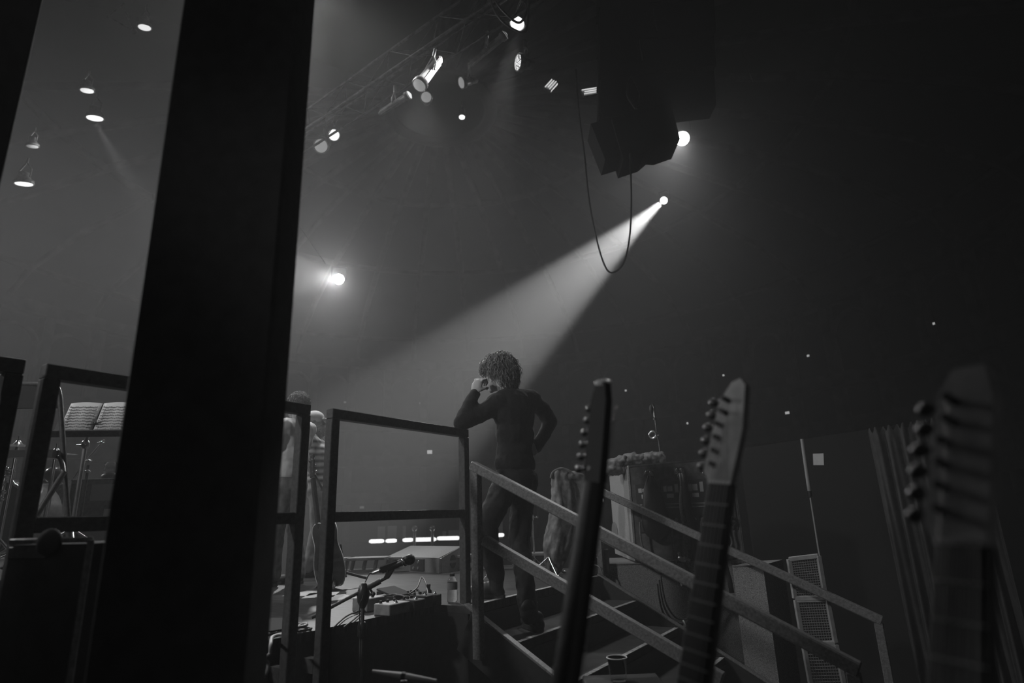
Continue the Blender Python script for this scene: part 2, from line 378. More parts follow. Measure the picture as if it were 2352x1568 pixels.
# ================================================================ near uprights
w = MB()                                       # the big dark column by the camera
d1 = 1.15; ql, qr = at(320, 670, d1), at(630, 670, d1)
wd = (qr - ql); wd.z = 0; c0 = Vector(((ql.x + qr.x) / 2, (ql.y + qr.y) / 2, 0))
t = thing('support_column', 'wide black square column rising close in front, left of centre', 'column', (c0.x + FWD.x * .06, c0.y + FWD.y * .06, 0))
w.obox(c0 + FWD * .055 + UP * 3.0, wd * .5, FWD * .055, UP * 3.0, .006); part('shaft', w, K['column'], t)
w = MB(); w.obox(c0 + FWD * .055 + UP * .012, wd * .7, FWD * .14, UP * .012, .004); part('base_plate', w, K['steel'], t)
w = MB()                                       # drape at the far left, hanging beside the camera
q = at(48, 200, 1.3); q2 = at(-330, 200, 1.1); g = []
for i in range(25):
    s_ = i / 24; p = Vector((q.x + (q2.x - q.x) * s_, q.y + (q2.y - q.y) * s_, 0)) + FWD * .02 * math.sin(i * 1.7)
    g.append([Vector((p.x, p.y, 1.45 + 4.0 * k / 8)) for k in range(9)])
w.sheet(g); solo('black_drape', 'black hanging drape edge at the far left above the keyboard chair', 'drape', w, K['drape'], (q.x, q.y, 1.45), solid=.004)
# ================================================================ stage edge rails and the steps
GX = -2.40                                      # plane of the guard rails, just off the deck edge
def rail_panel(y0, y1, label, zt=None, dup_leg=True):
    zt = RZ; t = thing('guard_rail', label, 'railing', (GX, (y0 + y1) / 2, 0), 'guard rails along the stage edge'); b = .05
    w = MB(); w.bar((GX, y0 + .001, zt - b / 2), (GX, y1 - .001, zt - b / 2), b, b); part('top_rail', w, K['steel'], t)
    w = MB(); w.bar((GX, y0 + b, RM), (GX, y1 - b, RM), b * .9, b); part('middle_rail', w, K['steel'], t)
    for y in (y0 + b / 2, y1 - b / 2):
        w = MB(); w.bar((GX, y, 0), (GX, y, zt - b - .001), b, b, up=(0, 1, 0)); part('post', w, K['steel'], t)
        w = MB(); w.box((GX - .1, y - .02, STAGE - .16), (GX - .03, y + .02, STAGE - .10)); part('clamp', w, K['steel'], t)
    return t
RZ = onx(910, 962, GX).z; RM = onx(905, 1183, GX).z
def yat(u, v): return onx(u, v, GX).y
rail_panel(yat(55, 830) - 1.19, yat(55, 830), 'black steel stage rail cut off by the left edge of the photo')
rail_panel(yat(100, 840), yat(708, 932), 'black steel stage rail passing behind the big black column')
rail_panel(yat(757, 940), yat(1070, 986), 'black steel stage rail on which the leaning man rests his elbow')

# steps down from the stage: runs away from the stage edge in +x, between y = SY0 and y = SY1
SP = onz(1097, 1395, STAGE); SY0 = SP.y; SY1 = onz(1375, 1322, STAGE).y
def sx(u, v, y=None): return ony(u, v, SY0 if y is None else y)
st = thing('staircase', 'black stage steps with worn pale nosings going down beside the stage', 'stairs', (-1.2, (SY0 + SY1) / 2, 0))
NST = 7; rise = STAGE / NST
x_first = ony(1270, 1425, (SY0 + SY1) / 2).x
p1, p2, p3 = onz(1270, 1425, STAGE - rise), onz(1414, 1480, STAGE - 2 * rise), onz(1521, 1546, STAGE - 3 * rise)
run = .31; xs0 = -2.27
for k in range(1, NST):
    z = STAGE - rise * k; xe = xs0 + run * k
    w = MB(); w.box((xe - run + .002, SY0 + .03, z - .045), (xe, SY1 - .03, z), .003); tr = part('tread', w, K['dark'], st)
    w = MB(); w.box((xe - .028, SY0 + .05, z + .0005), (xe + .003, SY1 - .05, z + .004)); part('nosing_strip', w, K['tape'], tr)
    w = MB(); w.box((xe - run - .012, SY0 + .03, z - .046 - rise * 0), (xe - run + .001, SY1 - .03, z + rise - .05)); part('riser', w, K['black'], st)
w = MB(); w.box((xs0 - .035, SY0 + .03, STAGE + .0005), (xs0 - .0, SY1 - .03, STAGE + .004)); part('top_nosing', w, K['tape'], st)
for y in (SY0, SY1):
    sl = rise / run; a = Vector((xs0 - .02, y, STAGE - .12)); b = Vector((xs0 + run * (NST - .4), y, STAGE - .12 - sl * run * (NST - .4)))
    w = MB(); w.bar(a, b, .04, .24, .004); sg = part('stringer', w, K['black'], st)
    w = MB(); w.bar(a + UP * .135, b + UP * .135, .045, .012, .002); part('lit_edge_strip', w, K['worn'], sg)  # paler colour paints the stringer's lit top edge
def stair_rail(y, pts_top, pts_mid, post_uv, label):
    a, b = ony(*pts_top[0], y), ony(*pts_top[1], y); c, d = ony(*pts_mid[0], y), ony(*pts_mid[1], y)
    t = thing('stair_rail', label, 'handrail', (a.x, y, 0), 'handrails of the stage steps'); s_ = .055
    w = MB(); w.bar(a - UP * s_ / 2, b - UP * s_ / 2, s_, s_, .006); part('handrail', w, K['worn'], t)
    w = MB(); w.bar(c, d, s_ * .85, s_, .004); part('middle_rail', w, K['worn'], t)
    for q, zb in ((a, STAGE - .25), (b, 0.0)):
        w = MB(); w.bar((q.x + (.025 if q is a else -.025), y, max(0, zb)), (q.x + (.025 if q is a else -.025), y, q.z - s_ * .7), .05, .05, .003, up=(0, 1, 0)); part('post', w, K['worn'], t)
    return t
stair_rail(SY0 - .06, ((1085, 1058), (1972, 1520)), ((1113, 1240), (1660, 1560)), None, 'worn steel handrail on the near side of the stage steps, beside the leaning man')
stair_rail(SY1 + .06, ((1362, 1112), (2025, 1415)), ((1345, 1215), (1900, 1500)), None, 'steel handrail on the far side of the stage steps, in front of the speaker stack')
# ================================================================ things on the stage
# ---- microphone on a boom stand, standing on the ground against the stage edge
def clutch(w, p, r=.02, l=.05, ax=(0, 0, 1)):
    ax = Vector(ax).normalized(); w.cyl(p - ax * l / 2, p + ax * l / 2, r, n=12)
mx = GX - .068; mb = onx(834, 1372, mx); t = thing('microphone_stand', 'black boom stand reaching up past the stage edge with a microphone tilted over the pedals', 'microphone stand', (mb.x, mb.y, 0))
w = MB()
for k in range(3):
    a = R(120 * k + 35); w.tube([(mb.x, mb.y, .1), (mb.x + .03 * math.cos(a), mb.y + .03 * math.sin(a), .1), (mb.x + .05 * math.cos(a), mb.y + .3 * math.sin(a), .012)], .009, 8)
part('tripod', w, K['steel'], t)
w = MB(); w.cyl((mb.x, mb.y, .05), (mb.x, mb.y, mb.z - .16), .0125, n=14); w.cyl((mb.x, mb.y, mb.z - .17), (mb.x, mb.y, mb.z), .010, n=12); part('pole', w, K['steel'], t)
w = MB(); w.lathe((mb.x, mb.y, mb.z - .19), UP, [(.013, 0), (.022, .01), (.023, .06), (.016, .075)], 16)
part('clutch', w, K['plastic'], t); w = MB(); w.lathe((mb.x, mb.y, mb.z - .05), UP, [(.012, 0), (.028, .03), (.034, .07), (.02, .11), (.012, .12)], 16); part('clutch', w, K['plastic'], t)
bh = mb + UP * .04; ba = at(716, 1418, dep(mb) - .12); bt = at(888, 1326, dep(mb) + .05)
dirb = (bt - ba).normalized(); bh = ba + dirb * (bh - ba).dot(dirb)
w = MB(); w.cyl(ba, bt, .0085, n=12); w.cyl(bh - dirb * .02, bh + dirb * .09, .015, n=12); w.cyl(bt - dirb * .15, bt - dirb * .06, .014, n=12)
kn = bt - dirb * .1; w.cyl(kn, kn + M3 @ Vector((.6, -.8, .2)) * .04, .006, n=8); w.ball(kn + M3 @ Vector((.6, -.8, .2)) * .04, .012); part('boom', w, K['steel'], t)
w = MB(); ca = bt; cb = at(897, 1312, dep(mb) + .05); w.obox((ca + cb) / 2 + (cb - ca) * .1, (cb - ca).normalized() * .03, RT * .016, FWD * .012, .004); part('swivel', w, K['plastic'], t)
t2 = thing('microphone', 'black round-headed vocal microphone clipped to the boom stand above the pedals', 'microphone', tuple(cb))
ma, mz = at(872, 1310, dep(mb) + .05), at(946, 1283, dep(mb) + .03); md = (mz - ma).normalized(); ml = (mz - ma).length
w = MB(); w.lathe(ma, md, [(.0115, 0), (.012, .01), (.013, ml * .3), (.017, ml * .62), (.019, ml * .72)], 18); part('handle', w, K['plastic'], t2)
w = MB(); w.lathe(ma + md * (ml * .72), md, [(.021, 0), (.0245, .006), (.0245, .014), (.021, .018)], 20); part('collar', w, K['chrome'], t2)
w = MB(); w.lathe(ma + md * (ml * .72 + .016), md, [(.021, 0), (.026, .012), (.027, .026), (.023, .04), (.012, .049), (.003, .051)], 20); part('grille', w, K['steel'], t2)
w = MB(); w.lathe(ma - md * .045, md, [(.006, 0), (.009, .012), (.009, .044)], 12); part('connector', w, K['alu'], t2)
w = MB(); w.obox(ma + md * ml * .32, md * .05, (RT - md * RT.dot(md)).normalized() * .02, UP.cross(md).normalized() * .014, .005); w.cyl(ma + md * ml * .3, bt, .011, n=10); part('clip', w, K['plastic'], t2)
cs = ma - md * .045; pts = curve_pts([cs, at(848, 1318, dep(mb) + .03), at(836, 1345, dep(mb) + .02), at(833, 1372, dep(mb) - .04), at(826, 1400, dep(mb) - .045), Vector((mb.x + .012, mb.y - .016, 1.0)), Vector((mb.x + .014, mb.y - .017, .3)), Vector((mb.x + .02, mb.y - .02, .006))])
solo('microphone_cable', 'thin black cable looping from the microphone down its stand', 'cable', MB().tube(pts, .003, 6), K['cable'], tuple(cs))

# ---- water bottle
bb = onz(1039, 1384, STAGE); h = (at(1039, 1316, dep(bb)) - bb).z; r = .031
t = thing('water_bottle', 'clear plastic water bottle with a dark label and cap at the stage edge', 'bottle', tuple(bb))
w = MB(); w.lathe(bb + UP * .001, UP, [(r * .8, 0), (r, .008), (r * .97, h * .2), (r, h * .24), (r * .96, h * .42), (r, h * .46), (r, h * .68), (r * .85, h * .78), (r * .45, h * .87), (r * .42, h * .9)], 28); part('body', w, K['pvc'], t)
w = MB(); w.lathe(bb + UP * h * .45, UP, [(r + .001, 0), (r + .001, h * .24)], 28); part('label', w, K['rackfront'], t)
w = MB(); w.lathe(bb + UP * h * .9, UP, [(r * .5, 0), (r * .5, h * .1)], 20); part('cap', w, K['plastic'], t)

# ---- effects pedals at the stage edge
def pedal(u, v, du, dh, ang, label, knobs=3, treadle=False, g='pedal', deep=.12):
    p = onz(u, v, STAGE); sc = dep(p) / F_PX; wd = du * sc; hh = dh * sc
    ax = Vector((math.cos(ang), math.sin(ang), 0)); ay = Vector((-ax.y, ax.x, 0))
    t = thing('effects_pedal', label, 'effects pedal', tuple(p), 'guitar effects pedals on the stage edge')
    w = MB(); c = p + ax * 0 + UP * (hh / 2 + .001)
    w.obox(c, ax * wd / 2, ay * deep / 2, UP * hh / 2, .004); part('case', w, K[g], t)
    if treadle:
        w = MB(); w.obox(c + UP * (hh * .6 + .012), ax * wd * .45, ay * deep * .5 + UP * .02, UP * .006, .003); part('treadle', w, K['rubber'], t)
    else:
        for i in range(knobs):
            w = MB(); q = c + UP * hh / 2 + ax * wd * (-.33 + .66 * i / max(1, knobs - 1)) + ay * deep * .28; w.lathe(q, UP, [(.009, 0), (.007, .014)], 12); part('knob', w, K['plastic'], t)
        w = MB(); w.lathe(c + UP * hh / 2 - ay * deep * .25, UP, [(.011, 0), (.011, .004), (.006, .005), (.006, .014)], 12); part('foot_switch', w, K['chrome'], t)
    w = MB(); w.cyl(c + ax * wd / 2, c + ax * (wd / 2 + .03), .007, n=10); w.cyl(c + ax * (wd / 2 + .03), c + ax * (wd / 2 + .03) + ay * .02, .007, n=10); part('jack_plug', w, K['chrome'], t)
ea = R(90 - 0)
for i, a in enumerate([
    (846, 1401, 52, 26, ea, 'grey effects pedal with two tall knobs, first in the row beside the stand pole', 2),
    (900, 1409, 62, 22, ea, 'silver effects pedal with a large socket, nearest the edge in the pedal row', 3),
    (946, 1401, 34, 22, ea, 'dark effects pedal in the middle of the front pedal row', 3),
    (968, 1394, 26, 24, ea, 'dark effects pedal just before the last of the front pedal row', 2),
    (990, 1389, 20, 22, ea, 'small effects pedal ending the front row toward the bottle', 1)]):
    pedal(*a, g='pedal' if i < 2 else 'plastic')
pedal(905, 1376, 60, 10, ea, 'flat foot treadle pedal lying behind the front pedal row', 2, True, 'plastic', .16)
pedal(955, 1372, 46, 10, ea, 'flat dark pedal behind the front row, nearer the water bottle', 4, False, 'plastic', .1)
p = onz(885, 1369, STAGE)
t = thing('power_supply', 'small black box with round knobs standing behind the pedals', 'power supply', tuple(p))
w = MB(); w.obox(p + UP * .02, (0, .06, 0), (.025, 0, 0), UP * .018, .003); part('case', w, K['plastic'], t)
for i in range(4): w = MB(); w.lathe(p + Vector((0, -.045 + .03 * i, .038)), UP, [(.011, 0), (.009, .018)], 12); part('knob', w, K['plastic'], t)
p = onz(984, 1376, STAGE); w = MB(); w.lathe(p + UP * .001, UP, [(.022, 0), (.022, .05), (.012, .06), (.011, .075), (.014, .077), (.013, .09)], 16)
solo('small_bottle', 'small dark stoppered bottle standing at the end of the pedals', 'bottle', w, K['plastic'], tuple(p))
# cables among the pedals
for i, (ps, lab) in enumerate([
    ([(790, 1440), (815, 1420), (838, 1398), (850, 1378), (862, 1374)], 'black cable running up from the stage edge to the first pedal'),
    ([(765, 1441), (800, 1412), (840, 1400), (870, 1396), (895, 1388)], 'black cable lying along the pedals next to the stand pole'),
    ([(880, 1383), (905, 1379), (930, 1383), (948, 1386), (965, 1380)], 'black patch cable crossing between the front and back pedals')]):
    pts = curve_pts([onz(u, v, STAGE + .012) for u, v in ps]); 
    if i == 2: pts = [q + UP * .035 for q in pts]
    solo('pedal_cable', lab, 'cable', MB().tube(pts, .0045, 6), K['cable'], tuple(pts[0]))
ps = curve_pts([onz(u, v, STAGE + .012) + UP * h_ for u, v, h_ in ((938, 1372, .02), (958, 1368, .05), (968, 1358, .09), (978, 1364, .07), (984, 1386, .03))])
solo('pedal_cable', 'stiff black cable arching over the pedals beside the small bottle', 'cable', MB().tube(ps, .005, 6), K['cable'], tuple(ps[0]))
# cables piled by the column, one pale cable over the edge
prng = random.Random(3)
labs = ['thin black cable coiled on the stage between the two rail posts', 'grey cable crossing the coils between the rail posts', 'black cable lying along the deck edge next to the column', 'looping cable farthest back in the pile by the rail posts']
for i in range(4):
    c = [(700, 1448), (690, 1458), (640, 1462), (705, 1440)][i]; ps = []
    for k in range(9):
        a = k * 1.3 + i; ps.append(onz(c[0] + (34 - 4 * i) * math.cos(a) + prng.uniform(-8, 8), c[1] + 9 * math.sin(a * 1.1), STAGE + .008 + .006 * i))
    ps = [Vector((min(q.x, EX - .02), q.y, q.z)) for q in ps]; pts = curve_pts(ps)
    solo('floor_cable', labs[i], 'cable', MB().tube(pts, .006, 6), K['cable' if i % 2 == 0 else 'worn'], tuple(pts[0]))
pe = [onx(u, v, GX + .05) for u, v in ((660, 1458), (632, 1460), (622, 1478), (620, 1500), (609, 1512), (616, 1525), (612, 1545), (602, 1560))]
pe[0] = onz(665, 1455, STAGE + .02); pe[1] = onx(628, 1461, GX - .1)
pts = curve_pts(pe); solo('loose_cable', 'pale cable end hanging wavily over the stage edge by the column', 'cable', MB().tube(pts, .0075, 8), K['palecable'], tuple(pts[0]))
# worn rug
rp = [onz(u, v, STAGE + .001) for u, v in ((560, 1462), (700, 1440), (690, 1420), (560, 1424))]
w = MB(); w.prism([Vector((min(q.x, EX - .01), q.y, q.z)) for q in rp], UP * .008); solo('rug', 'small ribbed dark rug on the stage by the column', 'rug', w, wave_mat('rug', .03, .12, 30, 'Y'), tuple(rp[0]))
# floor sheets of paper by the guitar stand
for i, (u, v, lab) in enumerate([(706, 1362, 'paper sheet on the stage floor below the guitar, nearest the rail post'), (738, 1366, 'paper sheet on the stage floor right under the guitar stand'), (770, 1372, 'paper sheet on the stage floor at the foot of the guitar stand')]):
    p = onz(u, v, STAGE + .002); a = .3 + i * .4; ax = Vector((math.cos(a), math.sin(a), 0)); ay = Vector((-ax.y, ax.x, 0))
    solo('paper_sheet', lab, 'paper', MB().obox(p, ax * .105, ay * .148, UP * .0008), K['paper'], tuple(p), 'paper sheets under the guitar')

# ---- acoustic guitar on its stand
gb = onz(765, 1352, STAGE); gd = dep(gb)
def gpt(u, v, o=0.0): return at(u, v, gd + o)
t = thing('acoustic_guitar', 'dark glossy acoustic guitar upright on a stand, seen from behind its edge binding', 'guitar', tuple(gb))
gc = gpt(752, 1272); gup = (gpt(724, 1080) - gpt(752, 1300)).normalized(); gf = (-RT * .80 - FWD * .60).normalized(); gf = (gf - gup * gf.dot(gup)).normalized(); gs = gup.cross(gf)
def gprof(n=40):                                  # body outline, metres, centred on the waist
    out = []
    ctrl = [(0, -.255), (.10, -.245), (.17, -.19), (.195, -.11), (.175, -.03), (.128, .045), (.118, .085), (.135, .14), (.14, .18), (.11, .225), (.05, .245), (0, .247)]
    half = curve_pts([Vector((a, b, 0)) for a, b in ctrl], 4)
    return [(p.x, p.y) for p in half] + [(-p.x, p.y) for p in reversed(half[1:-1])]
P = gprof(); sc_ = .98; gc = gc - gup * .0
w = MB(); w.prism([gc + gs * a * sc_ + gup * b * sc_ - gf * .05 for a, b in P], gf * .10); part('body', w, K['wood'], t)
for s_ in (-1, 1):
    q = [gc + gs * a * sc_ + gup * b * sc_ + gf * .05 * s_ for a, b in P]; part('binding', MB().tube(q + [q[0], q[1]], .0035, 6, caps=False), K['bind'], t)
nt0 = gc + gup * .2 + gf * .055; nt1 = gc + gup * .60 + gf * .05
w = MB(); w.obox((nt0 + nt1) / 2 - gf * .012, gs * .026, (nt1 - nt0) / 2, gf * .014, .006); part('neck', w, K['wood'], t)
w = MB(); w.obox(nt1 + gup * .095 - gf * .02, gs * .036, gup * .09 - gf * .012, gf * .008, .003); hd = part('headstock', w, K['wood'], t)
for i in range(6):
    s_ = -1 if i < 3 else 1; q = nt1 + gup * (.04 + .05 * (i % 3)) + gs * s_ * .036 - gf * .025
    w = MB(); w.cyl(q, q + gs * s_ * .018, .004, n=8); w.ell(q + gs * s_ * .026, gs * .007, gup * .012, gf * .005); w.cyl(q - gs * s_ * .012 - gf * .012, q - gs * s_ * .012 + gf * .02, .009, n=10); part('tuning_peg', w, K['chrome'], hd)
w = MB(); q = gc + gup * .27 + gs * .02 - gf * .06
solo('guitar_strap', 'black strap hanging from the acoustic guitar headstock', 'strap', MB().sheet([[nt1 + gup * .02 + gs * a - gf * .03, gpt(735, 1140) + gs * a - gf * .05, gpt(742, 1200) + gs * a - gf * .06, gpt(748, 1235) + gs * a - gf * .065] for a in (-.02, .02)]), K['rubber'], tuple(q), solid=.003)
t = thing('guitar_stand', 'black tubular floor stand carrying the acoustic guitar', 'guitar stand', tuple(gb))
top = gc + gup * .05 - gf * .11; bot = gb + UP * .012
w = MB()
w.tube([top, gc - gup * .2 - gf * .12, bot - gf * .02 + UP * .12], .011, 8)
part('upright', w, K['steel'], t)
for s_ in (-1, 1):
    w = MB(); w.tube([bot - gf * .02 + UP * .12, bot + gs * s_ * .22 + gf * .08 + UP * .005], .011, 8); part('leg', w, K['steel'], t)
    w = MB(); a = bot + UP * .10 + gs * s_ * .09; w.tube([bot - gf * .02 + UP * .11, a - gf * .06, a + gf * .062, a + gf * .062 + UP * .05], .01, 8); part('cradle_arm', w, K['rubber'], t)
w = MB(); w.tube([bot - gf * .02 + UP * .12, bot - gf * .28], .011, 8); part('leg', w, K['steel'], t)

# ---- monitor wedge across the stage
wp = onz(1000, 1316, STAGE); wd_ = dep(wp) - .12
t = thing('monitor_wedge', 'large grey monitor wedge at the far stage edge, pale side with half-moon handles', 'speaker', tuple(wp))
A = [onz(1008, 1317, STAGE), onz(1060, 1309, STAGE)]; hz_ = at(1010, 1281, dep(A[0])).z; hz2 = at(1059, 1254, dep(A[1])).z
bk = (onz(915, 1312, STAGE) - A[0]); bk = bk.normalized() * .78
sd = [A[0] + UP * .002, A[1] + UP * .002, Vector((A[1].x, A[1].y, hz2)), Vector((A[0].x, A[0].y, hz_))]
w = MB(); w.prism(sd, bk); part('cabinet', w, K['wedge'], t)
nr = -bk.normalized(); cen = (sd[0] + sd[1] + sd[2] + sd[3]) / 4; e1 = (sd[1] - sd[0]).normalized(); e2 = (UP - nr * UP.dot(nr)).normalized()
w = MB(); w.prism([p + nr * .002 for p in (sd[0] + e1 * .035, sd[1], sd[2], sd[3] + e1 * .035)], nr * .006); part('side_panel', w, K['wedgeside'], t)
for s_ in (1, -1):
    w = MB(); w.prism([cen + e1 * .05 + e2 * (.012 * s_) + nr * .009] and [cen + nr * .009 + e1 * (.03 + .042 * math.cos(math.pi * k / 12)) + e2 * s_ * (.012 + .05 * math.sin(math.pi * k / 12)) for k in range(13)], nr * .003); part('handle_recess', w, K['black'], t)
w = MB(); w.obox(sd[0] + e1 * .016 + (sd[3] - sd[0]) * .5 + nr * .006, e1 * .013, (sd[3] - sd[0]) * .48, nr * .006, .002); part('corner_strip', w, K['alu'], t)
w = MB(); fr = bk.normalized(); c = sd[0] + fr * .3 + (sd[3] - sd[0]) * .5; out = fr.cross(UP); out = out if out.dot(CAM - c) > 0 else -out
w.obox(c + out * .006, fr * .1, UP * .055, out * .008, .003); part('connector_plate', w, K['black'], t)
for k in range(4):
    w = MB(); q = c + out * .015 + fr * (.05 if k % 2 else -.02) * 1 + UP * (.028 if k < 2 else -.028); w.lathe(q, out, [(.014, 0), (.012, .006)], 12); part('socket', w, K['alu'], t)

# ---- low platform of open frames at the far stage edge
fa, fb = onz(700, 1319, STAGE), onz(1290, 1305, STAGE); fd = (fb - fa); L = fd.length; fd.normalize(); nf = 6
for i in range(nf):
    a = fa + fd * (L * i / nf + .02) + FWD * .1; b = fa + fd * (L * (i + 1) / nf - .02) + FWD * .1; hh = .13
    t = thing('low_bench', ['low open frame bench farthest left along the far stage edge', 'low open frame bench left of the wedge behind the guitar', 'low open frame bench left of the microphone at the far stage edge', 'low open frame bench hidden in part by the monitor wedge', 'low open frame bench between the wedge and the leaning man', 'low open frame bench beside the hanging jacket'][i], 'bench', tuple((a + b) / 2), 'low frame benches along the far stage edge')
    w = MB(); w.bar(a + UP * hh, b + UP * hh, .22, .025); part('top', w, K['wedge'], t)
    w = MB(); w.bar(a + UP * .016, b + UP * .016, .2, .02); part('bottom_rail', w, K['wedge'], t)
    for s_ in (.03, .35, .65, .97):
        q = a.lerp(b, s_); w = MB(); w.bar(q + UP * .026, q + UP * (hh - .013) + fd * .02, .03, .03); part('leg', w, K['wedge'], t)
# ================================================================ people
def capsule(w, a, b, ra, rb, n=14, k=5, flat=1.0):
    a, b = Vector(a), Vector(b); d = (b - a).normalized(); pts = []; rs = []
    for i in range(k + 1):
        t = math.pi / 2 * i / k; pts.append(a - d * ra * math.cos(t)); rs.append(max(.0005, ra * math.sin(t)))
    for i in range(k + 1):
        t = math.pi / 2 * (1 - i / k); pts.append(b + d * rb * math.cos(t)); rs.append(max(.0005, rb * math.sin(t)))
    w.tube(pts, rs, n, True, flat); return w
def limb(w, pts, rs):
    for i in range(len(pts) - 1): capsule(w, pts[i], pts[i + 1], rs[i], rs[i + 1])
def finger(w, base, d1, curl, L, r, k=3, a0=.35):   # bent chain of three bones
    p = Vector(base); d = Vector(d1).normalized(); c = Vector(curl); c = (c - d * c.dot(d)).normalized()
    a = 0
    for i in range(k):
        a += a0 if i == 0 else a0 * 1.15
        dd = d * math.cos(a) + c * math.sin(a); q = p + dd * L[i]; capsule(w, p, q, r * (1 - .08 * i), r * (1 - .08 * (i + 1)), 8, 3); p = q
def hand(w, wrist, d, palm_n, side, S=1.0, curl=.5):  # d: along the hand, palm_n: out of the palm, side: toward the thumb
    d = Vector(d).normalized(); palm_n = Vector(palm_n); palm_n = (palm_n - d * palm_n.dot(d)).normalized(); side_ = d.cross(palm_n); side_ = side_ if side_.dot(Vector(side)) > 0 else -side_
    c = Vector(wrist) + d * .05 * S
    w.ell(c, d * .054 * S, side_ * .042 * S, palm_n * .017 * S)
    for i, (o, L) in enumerate(((.030, .040), (.011, .045), (-.009, .042), (-.028, .033))):
        finger(w, c + d * .042 * S + side_ * o * S, d, palm_n, [L * S, L * .62 * S, L * .5 * S], .0088 * S, a0=curl)
    finger(w, c - d * .02 * S + side_ * .036 * S, d * .6 + side_ * .9, palm_n + d * .5, [.038 * S, .03 * S, .024 * S], .0098 * S, a0=curl * .7)
def head(w, c, f, S=1.0, tilt=0.0):                 # c: middle of the skull, f: facing
    f = Vector(f).normalized(); u = (UP + f * tilt); u = (u - f * u.dot(f) * 1).normalized(); s_ = f.cross(u)
    w.ell(c + u * .02 * S - f * .012 * S, s_ * .074 * S, f * .096 * S, u * .096 * S, 20, 14)
    w.ell(c - u * .045 * S + f * .03 * S, s_ * .056 * S, f * .062 * S, u * .066 * S, 18, 12)
    w.ell(c - u * .096 * S + f * .062 * S, s_ * .026 * S, f * .022 * S, u * .02 * S)          # chin
    w.ell(c - u * .022 * S + f * .098 * S, s_ * .011 * S, f * .02 * S, u * .022 * S)            # nose
    w.ell(c - u * .032 * S + f * .106 * S, s_ * .015 * S, f * .012 * S, u * .009 * S)
    w.ell(c + u * .012 * S + f * .078 * S, s_ * .052 * S, f * .014 * S, u * .011 * S)           # brow
    w.ell(c - u * .061 * S + f * .087 * S, s_ * .022 * S, f * .010 * S, u * .006 * S); w.ell(c - u * .072 * S + f * .084 * S, s_ * .019 * S, f * .010 * S, u * .007 * S)
    for e in (-1, 1):
        w.ell(c + s_ * e * .076 * S - u * .008 * S - f * .012 * S, s_ * .007 * S + f * .004 * S * e, f * .018 * S, u * .031 * S)   # ear
        w.ell(c + s_ * e * .036 * S - u * .03 * S + f * .07 * S, s_ * .022 * S, f * .02 * S, u * .022 * S)                        # cheek
    return u, s_
def torso(w, J, f, S, inf=0.0, bellyf=0.0):
    f = Vector(f).normalized(); lat = Vector((-f.y, f.x, 0)).normalized()
    ch, wa, pe, nk = J['chest'], J['waist'], J['pelvis'], J['neck']
    shl, shr = J['shl'], J['shr']; up_ = (nk - wa).normalized()
    w.ell(ch + up_ * .02 * S, lat * (.165 * S + inf), f * (.108 * S + inf), up_ * (.19 * S))
    w.ell((ch + wa) / 2, lat * (.145 * S + inf), f * (.10 * S + inf + bellyf), up_ * (.17 * S))
    w.ell(wa, lat * (.135 * S + inf), f * (.095 * S + inf + bellyf), (wa - pe).normalized() * (.15 * S))
    capsule(w, shl, nk - up_ * .03 * S, .058 * S + inf, .06 * S + inf); capsule(w, shr, nk - up_ * .03 * S, .058 * S + inf, .06 * S + inf)
    capsule(w, shl, ch, .062 * S + inf, .09 * S + inf); capsule(w, shr, ch, .062 * S + inf, .09 * S + inf)
def pelvis(w, J, f, S, inf=0.0):
    f = Vector(f).normalized(); lat = Vector((-f.y, f.x, 0)).normalized()
    w.ell(J['pelvis'], lat * (.155 * S + inf), f * (.105 * S + inf), UP * (.12 * S))
    w.ell(J['pelvis'] - f * .05 * S - UP * .03 * S, lat * (.135 * S + inf), f * (.08 * S + inf), UP * (.10 * S))
def wrinkle(o, strength, size):
    tx = bpy.data.textures.new('fold', 'CLOUDS'); tx.noise_scale = size; tx.noise_depth = 2
    q = o.modifiers.new('fold', 'DISPLACE'); q.texture = tx; q.strength = strength; q.mid_level = .5
def boot(toe, heel, ankle, shaft, S=1.0):
    w = MB(); d = (toe - heel); L = d.length; d.normalize(); s_ = d.cross(UP).normalized(); up_ = s_.cross(d)
    w.ell(heel + d * L * .72 + up_ * .035 * S, d * L * .34, s_ * .046 * S, up_ * .038 * S)
    w.ell(heel + d * L * .35 + up_ * .05 * S, d * L * .33, s_ * .04 * S, up_ * .05 * S)
    w.ell(heel + d * L * .14 + up_ * .035 * S, d * L * .15, s_ * .034 * S, up_ * .04 * S)
    capsule(w, heel + d * L * .22 + up_ * .07 * S, ankle, .040 * S, .042 * S); capsule(w, ankle, shaft, .042 * S, .050 * S)
    w2 = MB(); n = 20; pl_ = []
    for k in range(n):
        t = 2 * math.pi * k / n; x = math.cos(t); y = math.sin(t); pl_.append(heel + d * (L * (.5 + .53 * x)) + s_ * y * (.047 * S if x > 0 else .040 * S) + up_ * .001)
    w2.prism(pl_, up_ * .022 * S)
    w3 = MB()
    for k in range(6):
        q = heel + d * L * (.62 - .055 * k) + up_ * (.07 + .016 * k) * S; w3.tube([q - s_ * .022 * S, q + up_ * .008, q + s_ * .022 * S], .0028, 6)
    return w, w2, w3
def P3(u, v, d): return at(u, v, d)

